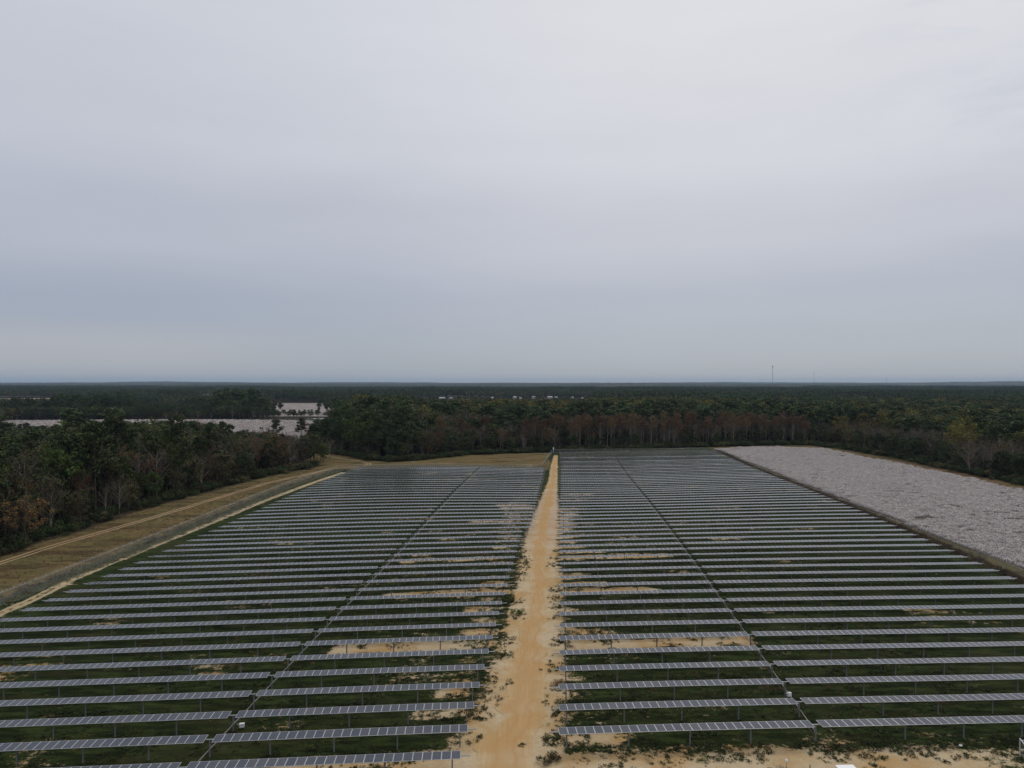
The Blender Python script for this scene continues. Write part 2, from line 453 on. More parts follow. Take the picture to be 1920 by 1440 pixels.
SAND_D, SAND_P, SAND_O = (0.42, 0.27, 0.12), (0.49, 0.395, 0.26), (0.39, 0.215, 0.08)


def sand_color(k, pale=0.0):
    p = k.coord('Position')
    n = k.noise(p, 0.12, 5, 0.6); n2 = k.noise(p, 1.3, 5, 0.65)
    c = k.mix(k.sm(n, 0.45 - pale, 0.72 - pale), SAND_D, SAND_P)
    c = k.mix(k.math('MULTIPLY', k.sm(k.noise(p, 0.31, 4, 0.6), 0.55, 0.75), 0.6 - pale * 2.5), c, SAND_O)
    return k.mix(k.math('MULTIPLY', k.sm(n2, 0.35, 0.75), 0.3), c, (0.30, 0.2, 0.115))


k = NT('ground_cover')
a1 = k.n.new('ShaderNodeSeparateColor'); A = k.attr('a1'); k.L(A.outputs['Color'], a1.inputs[0])
a2 = k.n.new('ShaderNodeSeparateColor'); B = k.attr('a2'); k.L(B.outputs['Color'], a2.inputs[0])
p = k.coord('Position')
pst = k.coord('Position', (0.35, 1.6, 1), -AZ)
nA = k.noise(p, 0.045, 4, 0.6); nB = k.noise(pst, 0.55, 5, 0.65); nC = k.noise(p, 2.2, 6, 0.7); nD = k.noise(pst, 0.16, 4, 0.6)
grass = k.mix(k.sm(nB, 0.36, 0.68), (0.009, 0.015, 0.004), (0.040, 0.056, 0.016))
grass = k.mix(k.math('MULTIPLY', k.sm(nA, 0.5, 0.68), 0.45), grass, (0.060, 0.056, 0.024))
grass = k.mix(k.math('MULTIPLY', k.sm(nD, 0.56, 0.72), 0.55), grass, (0.050, 0.032, 0.018))
grass = k.mix(k.math('MULTIPLY', k.sm(nC, 0.42, 0.7), 0.6), grass, (0.009, 0.015, 0.005))
nE = k.noise(p, 0.09, 4, 0.65); nF = k.noise(p, 1.1, 5, 0.7)
dryc = k.mix(k.sm(nE, 0.4, 0.65), (0.130, 0.088, 0.038), (0.082, 0.078, 0.028))
dryc = k.mix(k.math('MULTIPLY', k.sm(nF, 0.38, 0.62), 0.7), dryc, (0.175, 0.13, 0.062))
dryc = k.mix(k.math('MULTIPLY', k.sm(k.noise(pst, 0.13, 5, 0.65), 0.5, 0.62), 0.75), dryc, (0.052, 0.033, 0.017))
dryc = k.mix(k.math('MULTIPLY', k.sm(nC, 0.5, 0.75), 0.5), dryc, (0.05, 0.045, 0.018))
c = k.mix(a1.outputs[1], grass, dryc)
c = k.mix(k.math('MULTIPLY', a1.outputs[2], 0.92), c, k.mix(nE, (0.022, 0.02, 0.012), (0.045, 0.035, 0.022)))
c = k.mix(k.math('MULTIPLY', a2.outputs[2], k.sm(k.math('ADD', nF, nC), 0.85, 1.15)), c, (0.13, 0.068, 0.044))
# soil and fallen cotton between the plants
rowp = k.coord('Position', (1, 1, 1), R(-4)); sx = k.n.new('ShaderNodeSeparateXYZ'); k.L(rowp, sx.inputs[0])
crow = k.math('SINE', k.math('MULTIPLY', k.math('ADD', sx.outputs[0], k.math('MULTIPLY', nB, 0.5)), 6.283))
csoil = k.mix(k.sm(k.math('ADD', k.math('MULTIPLY', crow, 0.14), nC), 0.42, 0.66), (0.07, 0.05, 0.042), (0.34, 0.31, 0.295))
c = k.mix(A.outputs['Alpha'], c, csoil)
nG = k.noise(k.coord('Position', (1.0, 0.22, 1)), 0.12, 5, 0.65)
cfar = k.mix(k.sm(nG, 0.38, 0.62), (0.20, 0.165, 0.155), (0.30, 0.27, 0.26))
c = k.mix(a2.outputs[0], c, cfar)
c = k.mix(a2.outputs[1], c, k.mix(nE, (0.27, 0.20, 0.145), (0.33, 0.27, 0.2)))
# sand shows where the mask beats a ragged threshold
thr = k.math('MULTIPLY_ADD', k.math('ADD', k.math('MULTIPLY', k.noise(p, 0.8, 6, 0.72), 0.55), k.math('MULTIPLY', k.noise(pst, 0.33, 5, 0.65), 0.45)), 3.4, -1.22)
thr = k.math('MULTIPLY_ADD', k.noise(p, 3.1, 4, 0.7), 1.1, k.math('SUBTRACT', thr, 0.55))
sm_ = k.sm(k.math('SUBTRACT', k.math('MULTIPLY', a1.outputs[0], 1.45), thr), -0.08, 0.30)
sc_ = k.mix(k.math('MULTIPLY', B.outputs['Alpha'], 0.45), sand_color(k, 0.1), (0.40, 0.31, 0.26))
c = k.mix(sm_, c, sc_)
k.L(c, k.b.inputs['Base Color'])
k.b.inputs['Roughness'].default_value = 1.0; k.b.inputs['Specular IOR Level'].default_value = 0.05
k.bump(k.math('ADD', nC, k.math('MULTIPLY', nF, 1.5)), 0.5, 0.25)
M['ground'] = k.m
me = np_mesh('ground', V, F, [M['ground']], attrs={'a1': ('POINT', A1), 'a2': ('POINT', A2)}, smooth=True)
g = link('ground', me); tag(g, 'flat farmland of green weeds, bare sand and dry grass', kind='structure')


def resample(L, step, extra=None):
    P = [np.array(q, float) for q in L]; d = [0]
    for i in range(1, len(P)): d.append(d[-1] + np.linalg.norm(P[i] - P[i - 1]))
    t = np.arange(0, d[-1] + 1e-6, step)
    x = np.interp(t, d, [q[0] for q in P]); y = np.interp(t, d, [q[1] for q in P])
    # soften the corners
    for _ in range(6):
        x[1:-1] = (x[:-2] + 2 * x[1:-1] + x[2:]) / 4; y[1:-1] = (y[:-2] + 2 * y[1:-1] + y[2:]) / 4
    e = np.interp(t, d, extra) if extra is not None else None
    return t, x, y, e


def strip(name, L, hw, mat, lift, step=1.2, n=6, rag=0.25, off=0.0, seed=0):
    t, x, y, e = resample(L, step, hw)
    tx = np.gradient(x); ty = np.gradient(y); q = np.hypot(tx, ty); nxx, nyy = ty / q, -tx / q
    Vs = []
    l = -e * (1 + rag * (fbm(t / 3, t * 0, seed, 3) - .5) * 2) + off; r = e * (1 + rag * (fbm(t / 3, t * 0 + 7, seed + 5, 3) - .5) * 2) + off
    for i in range(n + 1):
        s = l + (r - l) * i / n
        px, py = x + nxx * s, y + nyy * s
        Vs.append(np.stack([px, py, zg(px, py) + lift], 1))
    Vs = np.stack(Vs, 1).reshape(-1, 3)
    m = len(t)
    I = (np.arange(m - 1)[:, None] * (n + 1) + np.arange(n)[None, :]).ravel()
    F = np.stack([I, I + 1, I + n + 2, I + n + 1], 1)
    cc = np.tile(np.linspace(-1, 1, n + 1), m)
    return np_mesh(name, Vs, F, [mat], attrs={'across': ('POINT', cc)}, smooth=True)


k = NT('track_sand')
c = sand_color(k)
ac = k.attr('across').outputs['Fac']; pp = k.coord('Position', (1, 0.06, 1), -R(5))
ruts = k.noise(pp, 2.3, 4, 0.6)
c = k.mix(k.math('MULTIPLY', k.sm(ruts, 0.5, 0.72), 0.5), c, (0.33, 0.205, 0.105))
c = k.mix(k.math('MULTIPLY', k.sm(ruts, 0.5, 0.3), 0.35), c, (0.55, 0.42, 0.27))
rut = k.sm(k.math('ABSOLUTE', k.math('SUBTRACT', k.math('ABSOLUTE', ac), 0.33)), 0.12, 0.03)
c = k.mix(k.math('MULTIPLY', rut, 0.6), c, (0.37, 0.225, 0.115))
tq = k.sm(k.noise(k.coord('Position'), 0.05, 3), 0.4, 0.62)
c = k.mix(k.math('MULTIPLY', tq, 0.2), c, (0.50, 0.41, 0.28))
c = k.mix(k.sm(k.math('ABSOLUTE', ac), 0.95, 0.35), c, k.mix(0.5, c, (0.40, 0.235, 0.095)))
k.L(c, k.b.inputs['Base Color']); k.b.inputs['Roughness'].default_value = 1; k.b.inputs['Specular IOR Level'].default_value = 0.05
k.bump(ruts, 0.4, 0.2)
M['track'] = k.m
k = NT('rut_dirt')
pn = k.coord('Position')
k.L(k.mix(k.noise(pn, 0.6, 5), (0.40, 0.27, 0.16), (0.30, 0.21, 0.13)), k.b.inputs['Base Color'])
M['rut'] = k.m
k = NT('pale_rut_sand')
k.L(k.mix(k.noise(k.coord('Position'), 0.8, 5), (0.40, 0.34, 0.22), (0.26, 0.22, 0.13)), k.b.inputs['Base Color'])
M['palerut'] = k.m

tag(link('sandy_track', strip('sandy_track', TRACK, [h * 0.62 for h in TRACK_HW], M['track'], 0.03, 0.8, 10, 0.7)), 'wide track of orange sand running between the two blocks of solar panels', kind='structure')
for s_, nm in ((-0.95, 'dirt_track'), (0.95, 'dirt_track')):
    tag(link(nm, strip(nm, OUTER, [0.34] * len(OUTER), M['rut'], 0.03, 1.5, 2, 0.5, s_, int(s_ * 3) + 9)), 'wheel rut of the dirt track along the left wood', kind='structure')
for s_ in (-0.9, 0.9):
    tag(link('sandy_path', strip('sandy_path', INNER, [0.33] * len(INNER), M['palerut'], 0.03, 1.0, 2, 1.2, s_, int(s_ * 5) + 29)), 'pale wheel rut inside the left fence', kind='structure')

# pond
k = NT('pond_water'); k.b.inputs['Base Color'].default_value = (0.12, 0.14, 0.15, 1); k.b.inputs['Roughness'].default_value = 0.06; k.b.inputs['Specular IOR Level'].default_value = 0.6
k.bump(k.noise(k.coord('Position'), 1.2, 3), 0.05)
mb = MB(); zp = min(z1(a, b) for a, b in POND) - 0.12
mb.poly([(a, b, zp) for a, b in POND])
tag(mb.build('pond_water', [k.m]), 'small pond reflecting the grey sky beyond the far cotton field', kind='structure')

# ------------------------------------------------------------------ solar rows
PW, PL, TH, PT = 1.01, 1.65, 2.0, 0.04     # panel pitch, length, tube height, thickness
NI, NO_R, NO_L = 29, 60, 56                  # panels between track and drive line, and beyond it


def panel_mesh(name, n_tint):
    """one framed module, local x along the row, y across it; tints differ"""
    mb = MB(); w, l, t, fr = 0.495, PL / 2, PT, 0.027
    mb.box(-w, w, -l, l, -t, -0.001, 0)
    me_v = mb
    b = len(mb.v)
    o = [(-w, -l, 0), (w, -l, 0), (w, l, 0), (-w, l, 0)]; i = [(-w + fr, -l + fr, 0), (w - fr, -l + fr, 0), (w - fr, l - fr, 0), (-w + fr, l - fr, 0)]
    mb.v += o + i
    for q in range(4):
        mb.f.append((b + q, b + (q + 1) % 4, b + 4 + (q + 1) % 4, b + 4 + q)); mb.m.append(0)
    mb.f.append((b + 4, b + 5, b + 6, b + 7)); mb.m.append(1)
    me = mb.mesh(name, [M['alu'], M['cells']])
    a = me.attributes.new('pc', 'FLOAT_VECTOR', 'POINT')
    vv = []
    for p_ in mb.v: vv += [p_[0] / (2 * (w - fr)) + 0.5, p_[1] / (2 * (l - fr)) + 0.5, 0]
    a.data.foreach_set('vector', vv)
    a = me.attributes.new('tint', 'FLOAT', 'FACE'); a.data.foreach_set('value', [n_tint] * len(mb.f))
    return me


PANELS = [panel_mesh('solar_panel', t) for t in (0.0, 0.2, 0.35, 0.5, 0.7, 1.0)]


def post_mesh():
    mb = MB(); h = 1.0
    mb.box(-0.075, 0.075, -0.06, -0.045, -0.6, h); mb.box(-0.075, 0.075, 0.045, 0.06, -0.6, h); mb.box(-0.008, 0.008, -0.045, 0.045, -0.6, h)
    mb.box(-0.1, 0.1, -0.09, 0.09, h, h + 0.02)
    return mb.mesh('post', [M['post']])


POSTM = post_mesh()
ARMM = MB(); ARMM.box(-0.05, 0.05, -0.05, 0.05, -0.85, 0.0); ARMM.box(-0.09, 0.09, -0.12, 0.12, -0.95, -0.7); ARMM.tube([(0, -0.12, -0.1), (0, 0.35, -0.78)], 0.03, 6)
ARMM = ARMM.mesh('lever_arm', [M['steel']])
BEARM = MB(); BEARM.box(-0.06, 0.06, -0.12, 0.12, -0.2, 0.1); BEARM = BEARM.mesh('bearing', [M['steel']])

ONES = 'first second third fourth fifth sixth seventh eighth ninth tenth eleventh twelfth thirteenth fourteenth fifteenth sixteenth seventeenth eighteenth nineteenth'.split()
def ordinal(n):
    if n < 20: return ONES[n - 1]
    tens = {2: 'twent', 3: 'thirt', 4: 'fort', 5: 'fift', 6: 'sixt'}[n // 10]
    return tens + 'ieth' if n % 10 == 0 else tens + 'y-' + ONES[n % 10 - 1]


rr = random.Random(11)
def make_row(side, q, nr):
    v = (VR if side == 'R' else VL) + PITCH * q
    s = SK * PITCH * q
    if side == 'R':
        u_drive = 39.6 + s * 0.998; u_in = u_drive - 0.45 - NI * PW; u_out = u_drive + 0.45 + NO_R * PW
        left, right = u_in, u_out
        spans = [(u_in, NI), (u_drive + 0.45, NO_R)]
    else:
        extra = 2.7 if q >= 20 else 0.0
        ni = NI - 1 + (2 if extra else 0)
        u_drive = -29.1 + s * 1.01; u_in = u_drive + 0.45 + ni * PW
        left, right = u_drive - 0.45 - NO_L * PW, u_in
        spans = [(u_drive + 0.45, ni), (left, NO_L)]
    x0, y0 = xy(u_drive, v); zb = z1(x0, y0)
    root = empty('solar_panel_row', (x0, y0, zb), AZ)
    where = 'right' if side == 'R' else 'left'
    lab = '%s solar panel row from the front, %s of the sandy track' % (ordinal(nr), where)
    tag(root, lab, 'solar panel row', 'solar panel rows %s of the sandy track' % where)
    def zt(u):
        X, Y = xy(np.asarray(u, float), v); return zg(X, Y) + TH - zb
    tilt = R(min(3.4, max(-1.0, rr.gauss(0.8, 0.9))))
    if side == 'R' and q == 14: tilt = R(-3.2)
    if side == 'L' and q in (16,): tilt = R(-1.5)
    near = q < 15
    ct, st = math.cos(tilt), math.sin(tilt)
    # panels
    us = np.concatenate([s0 + PW * (np.arange(n_) + 0.5) for s0, n_ in spans])
    zs = zt(us); sl = (zt(us + 0.5) - zt(us - 0.5))
    tints = [rr.random() for _ in us]
    if near:
        for u_, z_, g_, t_ in zip(us, zs, sl, tints):
            o = link('solar_panel', PANELS[int(t_ * 5.99)], root, (u_ - u_drive, -st * 0.0, z_ + 0.12))
            o.rotation_euler = (tilt + rr.gauss(0, 0.004), -math.atan(g_), 0)
    else:
        w, l, fr = 0.495, PL / 2, 0.027
        base = np.array([(-w, -l, 0), (w, -l, 0), (w, l, 0), (-w, l, 0), (-w + fr, -l + fr, 0), (w - fr, -l + fr, 0), (w - fr, l - fr, 0), (-w + fr, l - fr, 0),
                         (-w, -l, -PT), (w, -l, -PT), (w, l, -PT), (-w, l, -PT)])
        fb = np.array([(0, 1, 5, 4), (1, 2, 6, 5), (2, 3, 7, 6), (3, 0, 4, 7), (4, 5, 6, 7), (0, 8, 9, 1), (1, 9, 10, 2), (2, 10, 11, 3), (3, 11, 8, 0), (8, 11, 10, 9)])
        pc = np.stack([base[:, 0] / (2 * (w - fr)) + .5, base[:, 1] / (2 * (l - fr)) + .5, base[:, 2] * 0], 1)
        n_ = len(us)
        P = np.stack([base[:, 0][None] + (us - u_drive)[:, None], base[:, 1][None] * ct - base[:, 2][None] * st + us[:, None] * 0,
                      base[:, 1][None] * st + base[:, 2][None] * ct + (zs + 0.12)[:, None] + base[:, 0][None] * sl[:, None]], 2).reshape(-1, 3)
        Fa = (fb[None] + (np.arange(n_) * 12)[:, None, None]).reshape(-1, 4)
        mi = np.tile([0, 0, 0, 0, 1, 0, 0, 0, 0, 0], n_)
        me = np_mesh('panel_strip', P, Fa, [M['alu'], M['cells']], mi, {'tint': ('FACE', np.repeat(tints, 10))})
        a = me.attributes.new('pc', 'FLOAT_VECTOR', 'POINT'); a.data.foreach_set('vector', np.tile(pc, (n_, 1)).astype(np.float32).ravel())
        link('panel_strip', me, root)
    # posts
    if side == 'R':
        pu = [left + 0.9 + 7.07 * i for i in range(4)] + [u_drive] + [right - 0.9 - 7.07 * i for i in range(8)]
    else:
        pu = [left + 0.9 + 7.07 * i for i in range(8)] + [u_drive] + [right - 0.9 - 7.07 * i for i in range(4)]
    pz = zt(pu)
    order = sorted(range(len(pu)), key=lambda i: pu[i])
    tb = MB()
    pts = [(left - u_drive - (0.95 if side == 'L' else 0.95), 0, float(zt([left])[0]))] + [(pu[i] - u_drive, 0, float(pz[i])) for i in order] + [(right - u_drive + 0.95, 0, float(zt([right])[0]))]
    tb.tube(pts, 0.065, 6 if near else 4)
    tb.build('torque_tube', [M['steel']], root)
    if q < 34:
        for i in order:
            o = link('post', POSTM, root, (pu[i] - u_drive, 0, pz[i] - TH))
            o.scale = (1, 1, (TH - 0.12) / 1.0)
    else:
        mb = MB()
        for i in order: mb.box(pu[i] - u_drive - .07, pu[i] - u_drive + .07, -.05, .05, pz[i] - TH - 0.5, pz[i] - 0.05)
        tag(mb.build('support_posts', [M['post']], root), kind='stuff')
    if q < 34:
        link('lever_arm', ARMM, root, (0, 0.09, float(zt([u_drive])[0]) - 0.06))
    return (x0, y0, zb)


drive = {'L': [], 'R': []}
for n_, q in enumerate(range(0, 60)): drive['R'].append(make_row('R', q, n_ + 1))
for n_, q in enumerate(range(-1, 47)): drive['L'].append(make_row('L', q, n_ + 1))

for side, w_ in (('L', 'left'), ('R', 'right')):
    D = drive[side]
    root = empty('drive_shaft', D[0])
    tag(root, 'long pale steel drive shaft linking the %s block of panel rows' % w_, 'drive shaft', 'drive shafts across the panel rows')
    o0 = np.array(D[0])
    P0 = [np.array(d) - o0 for d in D]
    dd = (P0[1] - P0[0]); P0 = [P0[0] - dd * (0.35 if side == 'L' else 0.02)] + P0 + [P0[-1] + dd * 0.2]
    mb = MB()
    for a_, b_ in zip(P0[:-1], P0[1:]): mb.tube([a_ + (0.1, 0, 1.05), b_ + (0.1, 0, 1.05)], 0.04, 6)
    mb.build('shaft_pipe', [M['steel']], root)
    mb = MB()
    for a_, b_ in zip(P0[:-1], P0[1:]): mb.tube([a_ + (-0.12, 0, 0.75), (a_ + b_) / 2 + (-0.12, 0, 0.6), b_ + (-0.12, 0, 0.75)], 0.03, 5)
    mb.build('conduit', [M['cable']], root)


def motor_box(x, y, label):
    z = z1(x, y); r = empty('motor_cabinet', (x, y, z), R(10)); r.scale = (.8, .8, .8)
    tag(r, label, 'cabinet', 'white motor cabinets at the drive shafts')
    mb = MB(); mb.box(-.34, .34, -.2, .2, .2, .72); mb.build('housing', [M['white']], r)
    mb = MB(); mb.box(-.37, .37, -.23, .23, .72, .76); mb.build('lid', [M['white']], r)
    for s in (-.28, .28):
        mb = MB(); mb.box(s - .04, s + .04, -.04, .04, -.2, .2); mb.build('leg', [M['post']], r)
    mb = MB(); mb.tube([(-.34, -.05, .5), (-.66, -.05, .72)], .1, 8); mb.build('motor', [M['grey']], r)


motor_box(-32.6, 85.6, 'white cabinet under the drive shaft in the left block, nearest the camera')
motor_box(36.3, 92.9, 'white cabinet under the drive shaft in the right block, nearest the camera')

# ------------------------------------------------------------------ fences
def fence(name, L, label, spacing=3.05, h=2.0, maxp=100):
    t, x, y, _ = resample(L, spacing)
    x0, y0 = x[0], y[0]; zb = z1(x0, y0)
    r = empty(name, (x0, y0, zb)); tag(r, label, 'fence', 'chain link fence around the solar farm')
    z = zg(x, y) - zb
    pm = MB(); pm.tube([(0, 0, -.4), (0, 0, h)], .05, 6)
    pm = pm.mesh('fence_post', [M['fpost']])
    am = MB(); am.tube([(0, 0, h), (-.22, 0, h + .38)], .03, 5); am = am.mesh('barb_arm', [M['alu']])
    d = np.array([np.gradient(x), np.gradient(y)]).T
    idx = np.argsort(np.hypot(x, y))[:maxp]
    for i in range(len(t)):
        if i in set(idx.tolist()):
            p_ = link('fence_post', pm, r, (x[i] - x0, y[i] - y0, z[i])); p_.rotation_euler = (0, 0, math.atan2(d[i][1], d[i][0]) + math.pi / 2 + math.pi)
            if np.hypot(x[i], y[i]) < 330: link('barb_arm', am, p_)
    mb = MB()
    for i in range(len(t) - 1):
        a_ = (x[i] - x0, y[i] - y0); b_ = (x[i + 1] - x0, y[i + 1] - y0)
        mb.poly([(a_[0], a_[1], z[i]), (b_[0], b_[1], z[i + 1]), (b_[0], b_[1], z[i + 1] + h), (a_[0], a_[1], z[i] + h)])
    mb.build('wire_mesh', [M['mesh']], r)
    mb = MB(); mb.tube([(x[i] - x0, y[i] - y0, z[i] + h) for i in range(len(t))], .028, 5)
    mb.build('top_rail', [M['steel']], r)
    for hh in (.12, .3):
        mb = MB(); mb.tube([(x[i] - x0 - .05 - hh * .5, y[i] - y0, z[i] + h + hh) for i in range(len(t))], .012, 3)
        mb.build('barbed_wire', [M['steel']], r)


def wpt(w, v):
    return xy(w + SK * (v - 79.5), v)


fence('perimeter_fence', [wpt(-98, 95), wpt(-99, 130), wpt(-100, 180), wpt(-100.5, 230), wpt(-100, 300), wpt(-97, 345)], 'grey chain link fence with barbed wire along the left side of the panels')
fence('perimeter_fence', [wpt(-97, 345.5), wpt(-60, 347), wpt(-1, 349)], 'chain link fence behind the far end of the left block of panels', 3.0)
fence('perimeter_fence', [wpt(0, 350), wpt(4.5, 424)], 'short fence run beside the far end of the sandy track')
fence('perimeter_fence', [wpt(5.5, 424.5), wpt(60, 424), wpt(104, 424)], 'chain link fence behind the far end of the right block of panels', 3.4)
fence('perimeter_fence', [wpt(107.2, 90), wpt(107.0, 150), wpt(106.4, 240), wpt(106, 424)], 'chain link fence between the right block of panels and the cotton field', 3.6)

# ------------------------------------------------------------------ trees
def leafcloud(C, n, rad, size, rs, flat=1.0, tb=0.0):
    """n leaf quads round each centre in C (m,3) with radii rad (m,)"""
    m = len(C); N = m * n
    d = rs.normal(size=(N, 3)); d /= np.linalg.norm(d, axis=1)[:, None]
    rr_ = rs.random(N) ** 0.45
    cen = np.repeat(C, n, 0) + d * (np.repeat(rad, n) * rr_)[:, None] * np.array([1, 1, flat])
    nrm = d * 0.8 + rs.normal(size=(N, 3)) * 0.62 + np.array([0, 0, 0.15]); nrm /= np.linalg.norm(nrm, axis=1)[:, None]
    t = np.cross(nrm, rs.normal(size=(N, 3))); t /= np.linalg.norm(t, axis=1)[:, None]
    b = np.cross(nrm, t)
    s = size * (0.6 + 0.8 * rs.random(N))[:, None]; s2 = s * (0.45 + 0.4 * rs.random(N))[:, None]
    V = np.stack([cen - t * s, cen + b * s2, cen + t * s * 0.9, cen - b * s2], 1).reshape(-1, 3)
    F = np.arange(N * 4).reshape(N, 4)
    tint = np.clip(np.repeat(rs.random(m), n) * 0.42 + rs.random(N) * 0.28 + .12 + tb, 0, 1)
    return V, F, tint


def sticks(S, E, w, rs):
    """thin flat slivers from S to E"""
    N = len(S); d = E - S
    a = np.cross(d, rs.normal(size=(N, 3))); a /= (np.linalg.norm(a, axis=1)[:, None] + 1e-9)
    V = np.stack([S - a * w[:, None], S + a * w[:, None], E + a * w[:, None] * .4, E - a * w[:, None] * .4], 1).reshape(-1, 3)
    return V, np.arange(N * 4).reshape(N, 4), rs.random(N)


def join(parts):
    Vs, Fs, Ts, o = [], [], [], 0
    for V, F, T in parts:
        Vs.append(V); Fs.append(F + o); Ts.append(T); o += len(V)
    return np.concatenate(Vs), np.concatenate(Fs), np.concatenate(Ts)


def limb(mb, p0, p1, r0, r1, rs, bend=.12, n=4, seg=4):
    p0 = np.array(p0, float); p1 = np.array(p1, float); L = np.linalg.norm(p1 - p0)
    pts = [p0 + (p1 - p0) * i / seg + (rs.normal(size=3) * L * bend * .3 * math.sin(math.pi * i / seg) if 0 < i < seg else 0) for i in range(seg + 1)]
    mb.tube(pts, [r0 + (r1 - r0) * i / seg for i in range(seg + 1)], n, cap=False)


def tree_mesh(kind, seed, H, q=1.0):
    """returns (trunk MB, crown arrays) ; q scales the leaf count"""
    rs = np.random.default_rng(seed); mb = MB(); parts = []
    if kind in ('pine',):
        r0 = 0.011 * H + .05
        lean = rs.normal(size=2) * .02 * H
        pts = [(lean[0] * t ** 2, lean[1] * t ** 2, -1 + (H * .96 + 1) * t) for t in np.linspace(0, 1, 7)]
        mb.tube(pts, [r0 * (1 - .8 * t) for t in np.linspace(0, 1, 7)], 6, cap=False)
        C, Rd = [], []
        nb = int(rs.integers(15, 22)); a0 = rs.random() * 6
        for i in range(nb):
            t = .44 + .56 * (i + rs.random() * .6) / nb
            a = a0 + i * 2.4 + rs.normal() * .5
            ln = H * (.20 * (1 - t) ** .55 + .028) * (0.6 + .8 * rs.random())
            b = np.array([lean[0] * t * t, lean[1] * t * t, H * t * .96])
            e = b + np.array([math.cos(a) * ln, math.sin(a) * ln, ln * (.25 + .3 * rs.random())])
            limb(mb, b, e, r0 * .25, .03, rs, n=3, seg=3)
            for f_ in (1.0, .62):
                C.append(e * f_ + b * (1 - f_) + rs.normal(size=3) * .25); Rd.append(H * .058 * (.75 + .6 * rs.random()) * (1 if f_ == 1 else .8))
        C.append(np.array([lean[0], lean[1], H * .97])); Rd.append(H * .05)
        parts.append(leafcloud(np.array(C), int(92 * q), np.array(Rd), .34 / math.sqrt(q), rs, .75))
    elif kind in ('ever', 'green', 'yellow', 'olive'):
        r0 = .02 * H + .03
        W = H * {'ever': .34, 'green': .27, 'yellow': .24, 'olive': .3}[kind]; zc = H * (.56 if kind == 'ever' else .62); hz = H - zc
        limb(mb, (0, 0, -1), (rs.normal() * .3, rs.normal() * .3, H * .6), r0, r0 * .5, rs, .06, 6, 4)
        nc = 46
        d = rs.normal(size=(nc, 3)); d /= np.linalg.norm(d, axis=1)[:, None]
        lob = 0.72 + .42 * rs.random(nc)
        C = d * np.array([W, W, hz])[None] * (lob * (.55 + .45 * rs.random(nc) ** .5))[:, None] + np.array([0, 0, zc])
        C[:, 2] = np.where(C[:, 2] < H * .2, H * .2 + rs.random(nc) * H * .2, C[:, 2])
        for i in range(0, nc, 4): limb(mb, (0, 0, H * (.25 + .3 * rs.random())), C[i], r0 * .35, .03, rs, .1, 3, 3)
        Rd = H * .085 * (.65 + .7 * rs.random(nc))
        dens = {'ever': 74, 'green': 62, 'yellow': 44, 'olive': 40}[kind]
        parts.append(leafcloud(C, int(dens * q), Rd, (.30 if kind != 'yellow' else .27) / math.sqrt(q), rs, .85))
    elif kind in ('bare', 'rust', 'brown'):
        slim = .16 if kind == 'rust' else .3
        r0 = .013 * H + .04
        top = np.array([rs.normal() * .4, rs.normal() * .4, H * .9])
        limb(mb, (0, 0, -1), top, r0, .04, rs, .05, 5, 6)
        nl = 15; S, E, Wd = [], [], []
        ends = []
        for i in range(nl):
            t = (.42 if kind == 'rust' else .22) + .62 * i / nl
            b = top * t; a = i * 2.4 + rs.normal() * .4
            ln = H * slim * (1.15 - .75 * t) * (.8 + .5 * rs.random())
            up = ln * (.9 + .7 * rs.random())
            e = b + np.array([math.cos(a) * ln, math.sin(a) * ln, min(up, H * 1.02 - b[2])])
            limb(mb, b, e, r0 * .4, .025, rs, .15, 3, 3); ends.append((b, e))
        for b, e in ends + [(top * .75, np.array([top[0], top[1], H]))]:
            for j in range(9):
                p_ = b + (e - b) * (.3 + .7 * rs.random()); L_ = H * .085 * (.6 + rs.random())
                dv = (e - b) / np.linalg.norm(e - b) + rs.normal(size=3) * .55; dv[2] = abs(dv[2]) + .25; dv /= np.linalg.norm(dv)
                q_ = p_ + dv * L_; S.append(p_); E.append(q_); Wd.append(.035)
                for l_ in range(int(9 * q)):
                    pp_ = p_ + (q_ - p_) * rs.random(); d2 = dv + rs.normal(size=3) * .6; d2 /= np.linalg.norm(d2)
                    S.append(pp_); E.append(pp_ + d2 * H * .055 * (.5 + rs.random())); Wd.append(.022 / q ** .5)
        parts.append(sticks(np.array(S), np.array(E), np.array(Wd), rs))
        if kind in ('rust', 'brown'):
            es = np.array([e * .55 + b * .45 for b, e in ends if kind == 'brown' or b[2] > H * .62] + [e for b, e in ends if kind == 'brown' or e[2] > H * .72] + [np.array([top[0], top[1], H * .97])])
            LV = leafcloud(es, int((44 if kind == 'rust' else 40) * q), H * .07 * (.6 + .6 * rs.random(len(es))), .22, rs, 1.0)
            return mb, join(parts), LV
    return mb, join(parts), None


KM = {'pine': ('pine', 'bark'), 'ever': ('ever', 'bark'), 'green': ('green', 'bark'), 'yellow': ('yellow', 'palebark'), 'olive': ('olive', 'bark'),
      'bare': ('twig', 'palebark'), 'rust': ('twig', 'palebark'), 'brown': ('twig', 'bark')}
BASEH = {'pine': 23., 'ever': 15., 'green': 17., 'yellow': 18., 'olive': 14., 'bare': 15., 'rust': 18., 'brown': 14.}


def trunk_arrays(mb):
    Fq = [f for f in mb.f if len(f) == 4]
    return np.array(mb.v), np.array(Fq)


